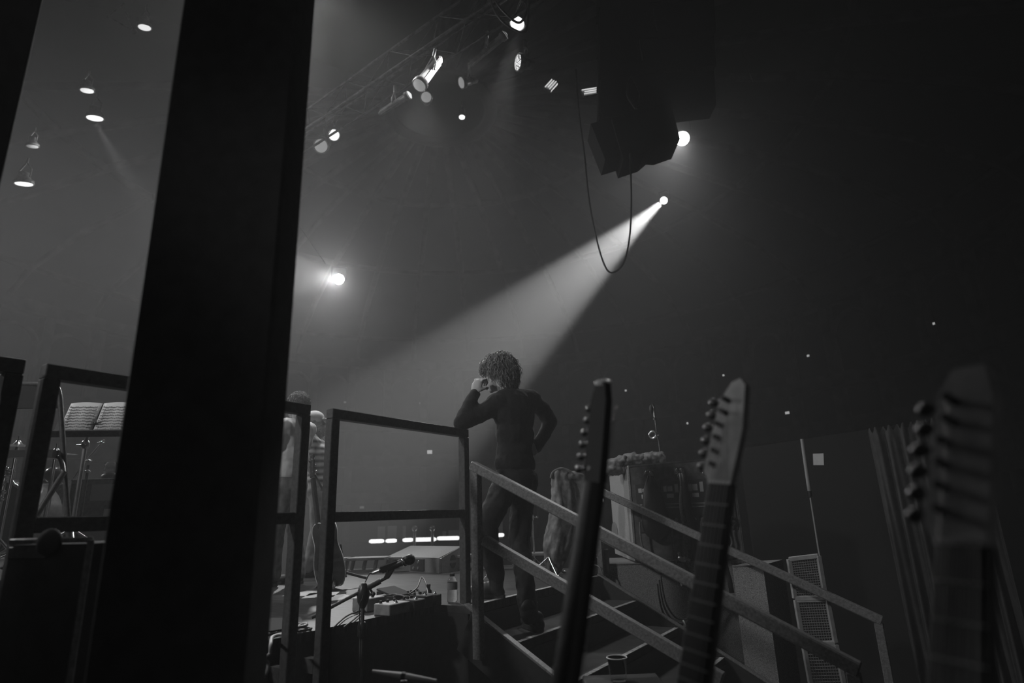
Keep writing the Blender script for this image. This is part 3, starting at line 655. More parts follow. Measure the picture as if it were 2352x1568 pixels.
# ---- the man leaning on the rail end
J = dict(neck=P3(1172, 903, 4.10), chest=P3(1180, 955, 4.10), waist=P3(1183, 1040, 4.10), pelvis=P3(1185, 1092, 4.10), shl=P3(1142, 926, 4.00), shr=P3(1221, 918, 4.22))
DF = (-RT * .75 + FWD * .66).normalized()
footL = onz(1152, 1374, STAGE + .002); toeL = onz(1110, 1372, STAGE + .002); toeL.z = footL.z
heelL = footL + (toeL - footL).normalized() * -.02; toeL = heelL + (toeL - heelL).normalized() * .29
zR = STAGE - rise + .006
heelR = onz(1219, 1441, zR); dR = (-RT * .2 + FWD * .98); dR = (FWD * .9 - RT * .35).normalized(); toeR = heelR + dR * .10; heelR = toeR - dR * .27; heelR.z = toeR.z = zR
aL = P3(1140, 1326, dep(footL)); aR = P3(1214, 1402, dep(heelR) + .03)
legL = [P3(1163, 1112, 4.04), P3(1116, 1208, 3.97), P3(1132, 1290, (dep(footL) + 3.97) / 2), aL]
legR = [P3(1204, 1110, 4.16), P3(1194, 1235, 4.10), P3(1204, 1320, (dep(heelR) + 4.1) / 2), aR]
eL = Vector((GX + .0, 0, 0)); eL = P3(1066, 974, 4.03)
eL = Vector((GX - .005, yat(1070, 986) - .04, RZ + .045))
armL = [J['shl'], P3(1104, 950, 3.98), eL, P3(1080, 925, dep(eL) + .05), P3(1090, 905, dep(eL) + .08)]
armR = [J['shr'], P3(1245, 940, 4.28), P3(1263, 969, 4.30), P3(1250, 995, 4.25), P3(1233, 1026, 4.18)]
man = thing('person', 'curly-haired man seen from behind in dark sweater, elbow on the rail end, hand at mouth', 'person', tuple(P3(1185, 1100, 4.1) * 1))
BASE[man.name] = Vector(man.location)
hc = P3(1143, 861, 4.13); hf = (-RT * .88 + FWD * .42 - UP * .10).normalized()
w = MB(); torso(w, J, DF, .97); pelvis(w, J, DF, .95)
capsule(w, J['neck'] - UP * .04, hc - UP * .05 - hf * .03, .058, .056)
hu, hs = head(w, hc, hf)
limb(w, armL, [.048, .044, .038, .034, .028]); limb(w, armR, [.048, .044, .038, .034, .028])
limb(w, legL, [.075, .058, .048, .04]); limb(w, legR, [.075, .058, .048, .04])
wl = armL[-1]; hd_ = (P3(1099, 874, dep(wl)) - wl).normalized()
hand(w, wl + hd_ * .0, hd_, RT * .55 + FWD * .8, RT * .8 + UP * .2, 1.08, 1.05)
wr = armR[-1]; hand(w, wr, (P3(1205, 1050, 4.05) - wr), -RT * .5 + FWD * .5, UP, .95, .35)
part('body', w, K['skin'], man, remesh=.0055, smooth_it=2)
w = MB(); torso(w, J, DF, .97, .014); w.ell(J['waist'] - UP * .07, Vector((-DF.y, DF.x, 0)) * .16, DF * .118, UP * .11)
limb(w, armL[:-1] + [armL[-1] - hd_ * .0], [.066, .060, .056, .045, .038]); limb(w, armR[:-1] + [armR[-1]], [.066, .060, .054, .046, .04])
capsule(w, J['neck'] - UP * .02, J['neck'] + UP * .012, .074, .066)
o = part('sweater', w, K['knit'], man, remesh=.010, smooth_it=3); wrinkle(o, .022, .09)
w = MB(); pelvis(w, J, DF, .95, .012); limb(w, legL, [.092, .072, .062, .056]); limb(w, legR[:-1] + [aR - UP * .02], [.090, .070, .060, .056])
capsule(w, legL[0], J['pelvis'] - UP * .02, .09, .09); capsule(w, legR[0], J['pelvis'] - UP * .02, .09, .09)
o = part('trousers', w, K['jeans'], man, remesh=.011, smooth_it=3); wrinkle(o, .022, .07)
for a, b, c, d_ in ((toeL, heelL, aL - UP * .06, aL), (toeR, heelR, aR - UP * .03, aR + UP * .02)):
    w, w2, w3 = boot(a, b, c, d_); o = part('boot', w, K['leather'], man, remesh=.008, smooth_it=2); part('sole', w2, K['rubber'], o); part('laces', w3, K['palecable'], o)
# hair: a rounded mass with loose curls all over it
def curls(c, f, u, s_, n, ax, seed, lr=.006, L=.05, low=-.45, cut=.35, wild=.012, droop=.55):
    rg = random.Random(seed); w = MB()
    for i in range(n):
        while True:
            v = Vector((rg.gauss(0, 1), rg.gauss(0, 1), rg.gauss(0, 1))).normalized()
            if v.z > low and not (v.y > cut and v.z < .25): break
        p = c + s_ * v.x * ax[0] + f * v.y * ax[1] + u * v.z * ax[2]; nrm = (s_ * v.x + f * v.y + u * v.z).normalized()
        t1 = nrm.cross(Vector((rg.gauss(0, 1), rg.gauss(0, 1), rg.gauss(0, 1)))).normalized(); t2 = nrm.cross(t1)
        ln = L * rg.uniform(.6, 1.3); rad = rg.uniform(.007, .019); ph = rg.uniform(0, 6.28); tw = rg.uniform(.8, 2.4) * math.pi; pts = []
        wv = rg.random() ** 2
        for k in range(10):
            q = k / 9; a = ph + tw * q
            pts.append(p - nrm * .012 + nrm * wild * q * (.7 + .5 * wv) + (t1 * math.cos(a) + t2 * math.sin(a)) * rad * (.5 + .5 * q) - UP * ln * q * q * droop + nrm * ln * (.04 + .22 * wv) * math.sin(2.6 * q) + (t1 * .6 - f * .15) * ln * q * .6)
        w.tube(pts, [lr * x for x in (1, 1.1, 1.15, 1.1, 1.05, 1, .9, .75, .55, .25)], 5)
    return w
u_, s__ = hu, hs; hcc = hc + u_ * .052 - hf * .018
w = MB(); w.ell(hcc, s__ * .100, hf * .114, u_ * .098, 24, 16); w.ell(hcc - u_ * .06 - hf * .045, s__ * .080, hf * .068, u_ * .085, 20, 12); w.ell(hcc + hf * .08 + u_ * .03, s__ * .066, hf * .045, u_ * .05)
o = part('hair_mass', w, K['hair'], man, remesh=.010, smooth_it=2); wrinkle(o, .035, .03)
w = MB()
for args, kw in (((hcc, hf, u_, s__, 1150, (.106, .122, .104), 5), dict(lr=.0030, L=.075)), ((hcc - u_ * .05 - hf * .045, hf, u_, s__, 700, (.088, .078, .092), 6), dict(lr=.0030, L=.08, low=-.85, cut=.2)),
                 ((hcc, hf, u_, s__, 320, (.110, .126, .108), 9), dict(lr=.0018, L=.10, wild=.03)), ((hcc + hf * .085 + u_ * .02, hf, u_, s__, 340, (.070, .050, .056), 12), dict(lr=.0028, cut=2, low=-.6, L=.06))):
    c_ = curls(*args, **kw); w.add(c_.v, c_.f, True)
part('curls', w, K['hair'], man)
w = MB(); lat = Vector((-DF.y, DF.x, 0)); w.ring(armL[-1] + hd_ * .005, hd_, .030, .004, 20, 6); part('bracelet', w, K['chrome'], man)

# ---- the two men standing farther in on the stage
def standing(label, us, d, zt, f, head_u, top, hip, feet, mats, arms, hairm, cap=False, stripes=False, seed=1):
    v0 = zt; ht = at(head_u, top, d).z; gz = STAGE; H = ht - gz; S = H / 1.78
    base = at(us, v0, d); base.z = gz; t = thing('person', label, 'person', tuple(base)); f = Vector(f).normalized(); lat = Vector((-f.y, f.x, 0))
    hx = at(head_u, top, d); hx.z = gz + H - .115 * S
    J = dict(neck=Vector((hx.x, hx.y, gz + H * .835)) - f * .03, chest=base + UP * H * .72, waist=base + UP * H * .60, pelvis=base + UP * H * .515)
    J['shl'] = J['neck'] + lat * .17 * S - UP * .05 * S; J['shr'] = J['neck'] - lat * .17 * S - UP * .05 * S
    w = MB(); torso(w, J, f, S, 0, .02); pelvis(w, J, f, S); capsule(w, J['neck'] - UP * .03, hx - UP * .05 - f * .02, .056 * S, .056 * S); hu, hs = head(w, hx, f, S)
    A = []
    for s_, (e, h_) in zip((1, -1), arms):
        sh = J['shl'] if s_ > 0 else J['shr']; el = sh + lat * s_ * e[0] * S + f * e[1] * S + UP * e[2] * S; wr = el + lat * s_ * h_[0] * S + f * h_[1] * S + UP * h_[2] * S; A.append([sh, el, wr])
        limb(w, [sh, el, wr], [.046 * S, .038 * S, .028 * S]); dd = (wr - el).normalized(); hand(w, wr, dd, -lat * s_, f, S * .95, .4)
    Lg = []
    for s_ in (1, -1):
        hp_ = J['pelvis'] + lat * s_ * .085 * S - UP * .04; an = base + lat * s_ * .11 * S + f * feet * s_ + UP * .09; kn = (hp_ + an) / 2 + f * .03; Lg.append([hp_, kn, an]); limb(w, [hp_, kn, an], [.078 * S, .055 * S, .042 * S])
    part('body', w, K['skin'], t, remesh=.0065, smooth_it=2)
    w = MB(); torso(w, J, f, S, .016, .02); w.ell(J['waist'] - UP * .05, lat * .165 * S, f * .125 * S, UP * .12)
    for a in A: limb(w, [a[0], a[0].lerp(a[1], .62)], [.066 * S, .062 * S])
    o = part('shirt', w, mats[0], t, remesh=.011, smooth_it=3); wrinkle(o, .02, .08)
    w = MB(); pelvis(w, J, f, S, .01)
    for l in Lg: limb(w, [l[0], l[1], l[2] + UP * .0], [.098 * S, .078 * S, .072 * S]); capsule(w, l[0], J['pelvis'], .09 * S, .09 * S)
    o = part('trousers', w, mats[1], t, remesh=.012, smooth_it=2); wrinkle(o, .018, .08)
    for l in Lg:
        he = Vector((l[2].x, l[2].y, gz + .002)) - f * .05; w, w2, w3 = boot(he + f * .27, he, l[2] - UP * .01, l[2] + UP * .03); o = part('shoe', w, K['leather'], t, remesh=.010, smooth_it=2); part('sole', w2, K['rubber'], o)
    if cap:
        w = MB(); w.ell(hx + UP * .045 * S - f * .01, lat * .09 * S, f * .108 * S, UP * .085 * S, 24, 14); w.ell(hx + UP * .03 * S + f * .10, lat * .07 * S, f * .07 * S, UP * .012 * S); part('cap', w, mats[2], t)
        w = curls(hx - UP * .085 * S + f * .055, f, UP, lat, 320, (.058, .055, .062), 4, lr=.003, low=-1, cut=2); part('beard', w, hairm, t)
        w = curls(hx - UP * .03 * S - f * .05, f, UP, lat, 260, (.075, .055, .06), 5, lr=.003, low=-1, cut=.6); part('hair', w, hairm, t)
    else:
        w = MB(); w.ell(hx + UP * .03 * S - f * .025, lat * .088 * S, f * .105 * S, UP * .098 * S, 24, 14); o = part('hair_mass', w, hairm, t)
        w = curls(hx + UP * .03 - f * .02, f, UP, lat, 900, (.088, .106, .098), seed, lr=.0022, L=.03); part('curls', w, hairm, t)
    return t, J, f, lat, S
stripe = wave_mat('striped_shirt', .14, .75, 5.0, 'Z', dist=.2, detail=0)
standing('man with short grey curly hair, white T-shirt and jeans, standing half behind the column', 655, 5.35, 1328, -RT * .9 + FWD * .3, 683, 904, 0, .05, (K['tee'], K['bluejean'], None), (((.04, .10, -.26), (-.05, .24, .02)), ((.04, .10, -.26), (-.05, .24, .02))), K['hair2'])
standing('bearded man in a pale cap and striped shirt, standing beyond the acoustic guitar headstock', 722, 6.1, 1310, RT * .9 + FWD * .25, 726, 946, 0, .04, (stripe, K['khaki'], K['tee']), (((.05, .0, -.27), (-.03, .10, -.22)), ((.05, .0, -.27), (-.03, .10, -.22))), K['palecable'], cap=True)
# ================================================================ right of the steps
# ---- masking wall and curtain
zt_ = at(1845, 1006, 7.2).z
ma_, mb2 = onz(1700, 1044, zt_), onz(1990, 985, zt_)
ma_ = at(1700, 1030, 8.2); mb2 = at(2000, 985, 6.4)
w = MB(); d_ = Vector((mb2.x - ma_.x, mb2.y - ma_.y, 0)); w.prism([Vector((ma_.x, ma_.y, 0)), Vector((mb2.x, mb2.y, 0)), Vector((mb2.x, mb2.y, mb2.z)), Vector((ma_.x, ma_.y, ma_.z))], FWD * .06)
struct('wall_right', w, K['mask'])
p0, p1 = at(1992, 990, 6.3), at(2235, 952, 5.7); g = []; n = 150
prng = random.Random(5); ph = [prng.uniform(0, 6.28) for _ in range(4)]; nrm_ = Vector((p1.y - p0.y, p0.x - p1.x, 0)).normalized()
for i in range(n + 1):
    s_ = i / n; col = []
    for k in range(15):
        q = k / 14; zz = p0.z + (p1.z - p0.z) * s_ + .03 * math.sin(s_ * 90) * (1 - q) ** 3
        amp = .03 + .05 * q; off = amp * (math.sin(s_ * 46 + ph[0] + 1.2 * q) + .5 * math.sin(s_ * 83 + ph[1] - 1.5 * q)) 
        p = p0.lerp(p1, s_) + nrm_ * off; col.append(Vector((p.x, p.y, zz * (1 - q) + .03 * q)))
    g.append(col)
solo('curtain', 'dark gathered curtain hanging behind the headstock nearest the right edge', 'curtain', MB().sheet(g), K['curtain'], tuple(Vector((p0.x, p0.y, 0))), solid=.006)
def oncard(u, v, a, b):  # point of the upright plane through a and b
    n_ = (b - a).cross(UP); r = ray(u, v); return CAM + r * ((a - CAM).dot(n_) / r.dot(n_))
A_, B_ = ma_, mb2
q = [oncard(u, v, A_, B_) - FWD * .012 for u, v in ((1866, 1042), (1890, 1041), (1891, 1068), (1867, 1068))]
solo('paper_notice', 'small pale paper notice taped to the dark wall beside the tall pole', 'sign', MB().prism(q, -FWD * .002), K['paper'], tuple(q[0]))
# tall pole leaning on the wire-mesh trolley
q0, q1, q2, q3 = at(1842, 1008, 5.6), at(1860, 1135, 5.6), at(1880, 1262, 5.55), at(1897, 1352, 5.5)
e_ = q3 + (q3 - q1) * ((q3.z - .03) / (q1.z - q3.z)); t = thing('pole', 'tall thin pale pole standing against the wall by the mesh trolley', 'pole', (e_.x, e_.y, 0))
w = MB(); w.cyl(q0, q1, .016, n=12); part('upper_section', w, K['poleupper'], t)
w = MB(); w.tube([q1 - UP * .03, q2, q3, e_], .008, 8); part('lower_section', w, K['poleupper'], t)
w = MB(); w.cyl(q1 - (q0 - q1).normalized() * .02, q1 + (q0 - q1).normalized() * .03, .02, n=12); part('joint', w, K['plastic'], t)
# stacked wire mesh frames
def meshframe(c4, label, d):
    P_ = [at(u, v, d_) for (u, v), d_ in zip(c4, d)]; lo = min(p.z for p in P_)
    t = thing('mesh_panel', label, 'panel', tuple((P_[2] + P_[3]) / 2), 'upright wire mesh panels')
    for a, b in ((0, 1), (1, 2), (2, 3), (3, 0)):
        w = MB(); w.bar(P_[a], P_[b], .03, .03, .003, up=tuple(FWD)); part('frame_bar', w, K['meshframe'], t)
    w = MB()
    for k in range(1, 13): w.bar(P_[0].lerp(P_[1], k / 13), P_[3].lerp(P_[2], k / 13), .0035, .0035, 0, up=tuple(FWD))
    for k in range(1, 17): w.bar(P_[0].lerp(P_[3], k / 17), P_[1].lerp(P_[2], k / 17), .0035, .0035, 0, up=tuple(FWD))
    part('wire_mesh', w, K['mesh'], t)
meshframe([(1812, 1284), (1880, 1276), (1896, 1372), (1826, 1374)], 'top wire mesh panel of the upright stack by the pole', [4.7, 4.6, 4.6, 4.7])
meshframe([(1828, 1378), (1900, 1376), (1919, 1476), (1845, 1478)], 'middle wire mesh panel, below the topmost one by the pole', [4.7, 4.6, 4.6, 4.7])
meshframe([(1846, 1482), (1920, 1480), (1944, 1600), (1868, 1602)], 'lowest wire mesh panel, cut by the bottom of the photo', [4.7, 4.6, 4.6, 4.7])
a_, b_ = at(1868, 1602, 4.7), at(1944, 1600, 4.6)
t = thing('trolley', 'dark low trolley under the wire mesh panels', 'trolley', ((a_.x + b_.x) / 2, (a_.y + b_.y) / 2, 0))
zz = a_.z - .03
w = MB(); c = (a_ + b_) / 2; w.obox(Vector((c.x, c.y, zz - .04)), (b_ - a_) * .6, FWD * .2, UP * .03, .004); part('deck', w, K['black'], t)
for s_, r_ in ((-.5, -1), (-.5, 1), (.5, -1), (.5, 1)):
    w = MB(); q = Vector((c.x, c.y, 0)) + (b_ - a_) * s_ + FWD * .15 * r_; q.z = 0; w.bar(q + UP * .1, q + UP * (zz - .07), .03, .03, up=(0, 1, 0)); lg = part('leg', w, K['black'], t)
    w = MB(); w.cyl(q + UP * .05 - RT * .015, q + UP * .05 + RT * .015, .049, n=16); part('wheel', w, K['rubber'], lg)

# ---- rack of power units with speaker cabinets under it
ztop = at(1443, 1072, 5.4).z; c0_ = at(1443, 1072, 5.4); zb = at(1463, 1290, 5.4).z
fdir = RT.copy(); fdir.z = 0; fdir.normalize(); W_ = .92; D_ = 1.15; sdir = Vector((-fdir.y, fdir.x, 0)); nf_ = -sdir; RISE = .05   # front normal; the top climbs a little to the right
def fr(s_, z, o=0.0): p = c0_ + fdir * s_ + nf_ * o; return Vector((p.x, p.y, z + (RISE * s_ / W_ if z > ztop - .2 else 0)))
t = thing('equipment_rack', 'tall open road case rack of four power units with latches, labels and hanging cables', 'rack', tuple(fr(W_ / 2, zb)))
H_ = ztop - zb
w = MB(); w.prism([fr(0, zb), fr(W_, zb), fr(W_, ztop), fr(0, ztop)], sdir * D_); part('case', w, K['rackside'], t)
w = MB(); w.prism([fr(.012, zb + .01, .002), fr(W_ - .012, zb + .01, .002), fr(W_ - .012, ztop - .01, .002), fr(.012, ztop - .01, .002)], nf_ * .006); part('front_panel', w, K['rackfront'], t)
w = MB(); w.bar(fr(-.004, ztop, .004), fr(W_ + .004, ztop, .004), .018, .018); part('top_edging', w, K['alu'], t)
w = MB(); w.bar(fr(0, zb, .004), fr(0, ztop, .004), .02, .02, up=(0, 1, 0)); part('corner_edging', w, K['worn'], t)
w = MB(); w.bar(fr(0, ztop) + sdir * .0, fr(0, ztop) + sdir * D_, .02, .02); part('side_edging', w, K['alu'], t)
for i in range(4):
    s0 = .045 + i * (W_ - .05) / 4; s1 = s0 + .185
    w = MB(); w.prism([fr(s0, zb + H_ * .30, .009), fr(s1, zb + H_ * .30, .009), fr(s1, ztop - H_ * .20, .009), fr(s0, ztop - H_ * .20, .009)], nf_ * .012); ch = part('power_unit', w, K['unit'], t)
    for (a, b, z0, z1) in ((.02, .05, .715, .755), (.055, .10, .72, .75), (.12, .15, .705, .77), (.045, .105, .65, .695)):
        w = MB(); w.prism([fr(s0 + a, zb + H_ * z0, .022), fr(s0 + b, zb + H_ * z0, .022), fr(s0 + b, zb + H_ * z1, .022), fr(s0 + a, zb + H_ * z1, .022)], nf_ * .002); part('label', w, K['label'], ch)
    for z0 in (.55, .585):
        w = MB(); w.bar(fr(s0 + .02, zb + H_ * z0, .023), fr(s0 + .15, zb + H_ * z0, .023), .006, .006); part('marking', w, K['label'], ch)
    for z0 in (.42, .36):
        for a in (.04, .10, .15): w = MB(); w.cyl(fr(s0 + a, zb + H_ * z0, .02), fr(s0 + a, zb + H_ * z0, .045), .014, n=12); part('connector', w, K['alu'], ch)
for s_ in (.17, .44, .66):
    q = fr(s_, ztop - H_ * .09, .012); w = MB()
    w.obox(q, fdir * .045, UP * .03, nf_ * .006, .003); l = part('latch', w, K['chrome'], t)
    w = MB(); w.ell(q + fdir * .02 + nf_ * .016, fdir * .016, UP * .022, nf_ * .008); w.ell(q - fdir * .02 + nf_ * .016, fdir * .016, UP * .022, nf_ * .008); w.ring(q - UP * .045 + nf_ * .014, nf_, .022, .004, 16, 6); part('catch', w, K['chrome'], l)
# cable loops in front of the rack
loops = [([(.66, .44), (.64, .30), (.665, .14), (.74, .09), (.80, .16), (.79, .30), (.83, .43)], 'pale cable loop hanging lowest on the right half of the rack front'),
         ([(.60, .43), (.565, .40), (.56, .25), (.60, .10), (.66, .01)], 'thin cable trailing down beside the pale loop on the rack front'),
         ([(.335, .42), (.31, .36), (.30, .2), (.31, .02), (.33, -.12)], 'pale cable hanging right of the black bag on the rack'),
         ([(.04, .41), (.035, .3), (.045, .16), (.10, .06), (.17, .05)], 'thin cable curving out from under the black bag')]
for i, (pp, lab) in enumerate(loops):
    pts = curve_pts([fr(a, zb + H_ * b, .07 + .01 * i) for a, b in pp]); solo('hanging_cable', lab, 'cable', MB().tube(pts, .0085, 7), K['worn'], tuple(pts[0]))
# black bag hung from the left latch
q = fr(.17, ztop - H_ * .12, .05); t = thing('hanging_bag', 'slack black bag hanging from the left latch of the rack', 'bag', tuple(q))
w = MB(); pr = [(0, .02), (.03, .03), (.10, .065), (.2, .085), (.30, .10), (.42, .115), (.50, .09), (.53, .03)]
g = []
for (z, r) in pr:
    g.append([q - UP * z + fdir * (.03 * z + (r * 1.1) * math.cos(k * math.pi * 2 / 20)) + nf_ * (.02 + r * .4 * math.sin(k * math.pi * 2 / 20) + .008 * math.sin(k * 5 + z * 40)) for k in range(21)])
w.sheet(g); o = part('body', w, K['bag'], t, sub=1)
w = MB(); w.ring(q + UP * .01 + nf_ * .01, nf_, .035, .006, 18, 6); part('handle', w, K['rubber'], t)
# straps
for i, (a0_, a1_, lab) in enumerate([(.435, .40, 'long pale-edged strap hanging from the middle latch of the rack'), (.455, .50, 'wide black strap hanging from the middle latch beside the pale-edged one'), (.665, .72, 'dark strap hanging from the right latch past the cable loops')]):
    top_ = fr(a0_, ztop - H_ * .12, .05 + .012 * i); bo = fr(a1_, zb - .05 - .1 * i, .1 + .02 * i); wdt = (.022, .036, .02)[i]
    g = [[top_.lerp(bo, k / 10) + fdir * (s_ * wdt * (.5 + .5 * min(1, k / 3)) + .008 * math.sin(k * 1.3 + i)) for k in range(11)] for s_ in (-1, 1)]
    solo('hanging_strap', lab, 'strap', MB().sheet(g), K['worn' if i == 0 else 'bag'], tuple(top_), solid=.004)
# speaker cabinets carrying the rack
t = thing('speaker_cabinet', 'tall carpeted speaker cabinet standing on the floor under the equipment rack', 'speaker', (fr(.3, 0).x, fr(.3, 0).y, 0))
def cabinet(t, s0, s1, z0, z1, o, dpt, g='carpet'):
    w = MB(); w.prism([fr(s0, z0, o), fr(s1, z0, o), fr(s1, z1, o), fr(s0, z1, o)], sdir * dpt); part('body', w, K[g], t)
    w = MB(); w.bar(fr(s0, z1, o), fr(s1, z1, o), .012, .012); part('top_edging', w, K['worn'], t)
cabinet(t, -.25, .40, .05, zb - .012, .04, .75)
for a, b in ((-.2, .0), (.3, .0)):
    for c_ in (0, .5):
        w = MB(); q = fr(a, .025, b) + sdir * c_; w.cyl(q - fdir * .015, q + fdir * .015, .024, n=14); part('foot', w, K['rubber'], t)
t = thing('speaker_cabinet', 'speaker cabinet beside the one under the rack, behind the cable bundle', 'speaker', (fr(.75, 0).x, fr(.75, 0).y, 0)); cabinet(t, .43, .92, .01, zb - .012, .02, .7)
# speaker farther right
u0, u1 = at(1682, 1300, 4.9), at(1752, 1297, 4.8); d__ = (u1 - u0); d__.z = 0; nn = d__.cross(UP).normalized(); nn = nn if nn.dot(FWD) > 0 else -nn
t = thing('speaker_cabinet', 'squat carpeted speaker cabinet standing alone right of the guitar neck', 'speaker', (u0.x, u0.y, 0))
w = MB(); w.prism([Vector((u0.x, u0.y, .03)), Vector((u1.x, u1.y, .03)), u1, u0], nn * .5 + d__.normalized() * .1); part('body', w, K['carpet'], t)
w = MB(); w.bar(u0, u1, .012, .012); part('top_edging', w, K['worn'], t)
w = MB(); w.obox(Vector(((u0.x + u1.x) / 2, (u0.y + u1.y) / 2, .015)) + nn * .25, d__ * .4, nn * .2, UP * .014); part('foot', w, K['rubber'], t)
# latch, plugs, cable bundle below the rack
pts0 = [(1510, 1340), (1514, 1372), (1524, 1408), (1545, 1436), (1572, 1438), (1590, 1410), (1604, 1380)]
labs = ['outermost loop of the cable bundle hanging below the rack', 'second loop of the cable bundle hanging below the rack', 'innermost loop of the cable bundle hanging below the rack', 'straight cable dropping through the bundle below the rack']
dd_ = dep(fr(.25, zb, .14)) - .12
for i in range(3):
    pts = curve_pts([at(u + i * 4, v - i * 9, dd_ - .01 * i) for u, v in pts0]); solo('cable_loop', labs[i], 'cable', MB().tube(pts, .0075, 7), K['worn'], tuple(pts[0]), 'cable loops below the rack')
pts = curve_pts([at(u, v, dd_ - .05) for u, v in ((1575, 1435), (1572, 1450), (1585, 1475), (1590, 1500))]); solo('cable_tail', 'short cable tail tied to the loops below the rack', 'cable', MB().tube(pts, .009, 7), K['cable'], tuple(pts[0]))
w = MB(); q = at(1572, 1432, dd_ - .06); w.ring(q, RT + UP * .3, .022, .006, 14, 6); solo('cable_tie', 'pale tie gathering the cable loops below the rack', 'cable tie', w, K['label'], tuple(q))
for i, (u, v, lab) in enumerate([(1512, 1308, 'pale plug cluster hanging by the left end of the rack foot'), (1566, 1284, 'pale connector at the rack foot, under the straps'), (1572, 1335, 'small ribbed grey box tucked behind the rails below the rack'), (1600, 1348, 'chrome plug tip hanging below the ribbed grey box')]):
    q = at(u, v, dd_ - .02); w = MB()
    if i == 2: w.obox(q, RT * .03, UP * .035, FWD * .02, .003); [w.obox(q + RT * (.022 * k / 2 - .02) - FWD * .022, RT * .002, UP * .033, FWD * .002) for k in range(5)]
    else: w.ell(q, (RT * .8 - UP * .4) * .04, (UP * .8 + RT * .4) * .022, FWD * .02); w.cyl(q + UP * .01 + RT * .02, q + RT * .065 - UP * .01, .012, n=10); w.cyl(q - RT * .01, q + UP * .05 - RT * .02, .01, n=10)
    solo('plug' if i != 2 else 'small_box', lab, 'plug' if i != 2 else 'box', w, K['wedge' if i == 2 else 'alu'], tuple(q), remesh=0)
# canvas clothes heaped on the rack
def heap(base_pts, lab, seed):
    w = MB(); rg = random.Random(seed)
    for (u, v, r) in base_pts:
        q = at(u, v, dep(c0_) + .22); s_ = (dep(c0_) + .2) / F_PX; w.ell(q, fdir * r * s_ * 1.2, sdir * .13, UP * r * s_ * .8)
    o = solo('folded_jacket', lab, 'clothing', w, K['canvas'], tuple(at(base_pts[0][0], base_pts[0][1], dep(c0_) + .22)), remesh=.012, smooth_it=2); wrinkle(o, .06, .05)
heap([(1412, 1066, 17), (1402, 1078, 13), (1422, 1078, 14), (1428, 1056, 12)], 'crumpled canvas clothing hanging over the left end of the rack top', 1)
heap([(1450, 1054, 17), (1465, 1056, 14), (1440, 1060, 12)], 'crumpled canvas clothing in the middle of the rack top', 2)
heap([(1492, 1052, 16), (1508, 1050, 14), (1480, 1056, 12), (1518, 1056, 10)], 'crumpled canvas clothing at the foot of the gooseneck stand', 3)
# gooseneck stand on the rack
dg = dep(c0_) + .3; gpts = [at(u, v, dg) for u, v in ((1518, 1058), (1516, 1035), (1513, 1012))]; gp2 = [at(u, v, dg) for u, v in ((1513, 1012), (1509, 1000), (1506, 975), (1504, 958))]; gp3 = [at(u, v, dg) for u, v in ((1504, 958), (1502, 945), (1501, 934), (1498, 928))]
t = thing('gooseneck_stand', 'slim gooseneck microphone stand rising from the rack top', 'microphone stand', tuple(gpts[0]))
w = MB(); w.lathe(at(1518, 1066, dg), UP, [(.05, 0), (.05, .015), (.012, .02)], 20); w.tube(gpts + gp2[1:], .008, 8); part('pole', w, K['chrome'], t)
w = MB(); w.tube(curve_pts(gp3), .013, 10); part('gooseneck', w, K['alu'], t)
w = MB(); q = at(1496, 940, dg); w.ell(q, RT * .022, FWD * .022, UP * .045); part('foam_head', w, K['bag'], t)
w = MB(); q = at(1499, 998, dg); w.ring(q, RT * .4 + FWD * .8, .032, .009, 20, 8); w.cyl(q + RT * .03, at(1512, 997, dg), .014, n=10); part('clamp', w, K['chrome'], t)
w = MB(); w.cyl(at(1503, 960, dg), at(1504, 964, dg), .016, n=12); part('collar', w, K['chrome'], t)
# ---- chrome stand and jacket beyond the steps
dq = 5.2; b_ = onz(1229, 1306, STAGE); dq = dep(b_)
t = thing('straight_stand', 'slim chrome microphone stand between the man and the hanging jacket', 'microphone stand', tuple(b_))
tp, md_ = at(1216, 1108, dq), at(1222, 1188, dq)
w = MB(); w.cyl(md_, tp, .005, n=10); part('upper_tube', w, K['chrome'], t)
w = MB(); w.cyl(b_ + UP * .03, md_, .009, n=12); part('lower_tube', w, K['chrome'], t)
w = MB(); w.lathe(md_ - UP * .03, UP, [(.012, 0), (.017, .01), (.017, .05), (.01, .06)], 14); w.cyl(md_, md_ + RT * .045, .007, n=8); w.ball(md_ + RT * .05, .012); part('clutch', w, K['chrome'], t)
for k in range(3):
    w = MB(); a = R(120 * k + 20); w.tube([b_ + UP * .1, b_ + UP * .06 + Vector((math.cos(a), math.sin(a), 0)) * .04, b_ + UP * .008 + Vector((math.cos(a), math.sin(a), 0)) * .2], .007, 8); part('leg', w, K['chrome'], t)
b_ = onz(1262, 1322, STAGE); dj = dep(b_)
t = thing('coat_stand', 'short stand with chrome feet under the hanging denim jacket', 'stand', tuple(b_))
w = MB(); w.cyl(b_ + UP * .05, at(1290, 1090, dj + .02), .012, n=12); part('pole', w, K['steel'], t)
w = MB(); w.tube([at(1275, 1086, dj), at(1290, 1083, dj + .02), at(1330, 1093, dj + .05)], .012, 8); part('arm', w, K['steel'], t)
for k in range(3):
    a = R(120 * k + 200); o_ = Vector((math.cos(a), math.sin(a), 0)); w = MB(); w.tube([b_ + UP * .15, b_ + UP * .10 + o_ * .06, b_ + UP * .008 + o_ * .19], .007, 8); w.ell(b_ + UP * .015 + o_ * .2, o_ * .03, o_.cross(UP) * .016, UP * .012); part('leg', w, K['chrome'], t)
t = thing('denim_jacket', 'faded denim jacket hanging on a stand between the steps and the rack', 'jacket', tuple(at(1285, 1082, dj)))
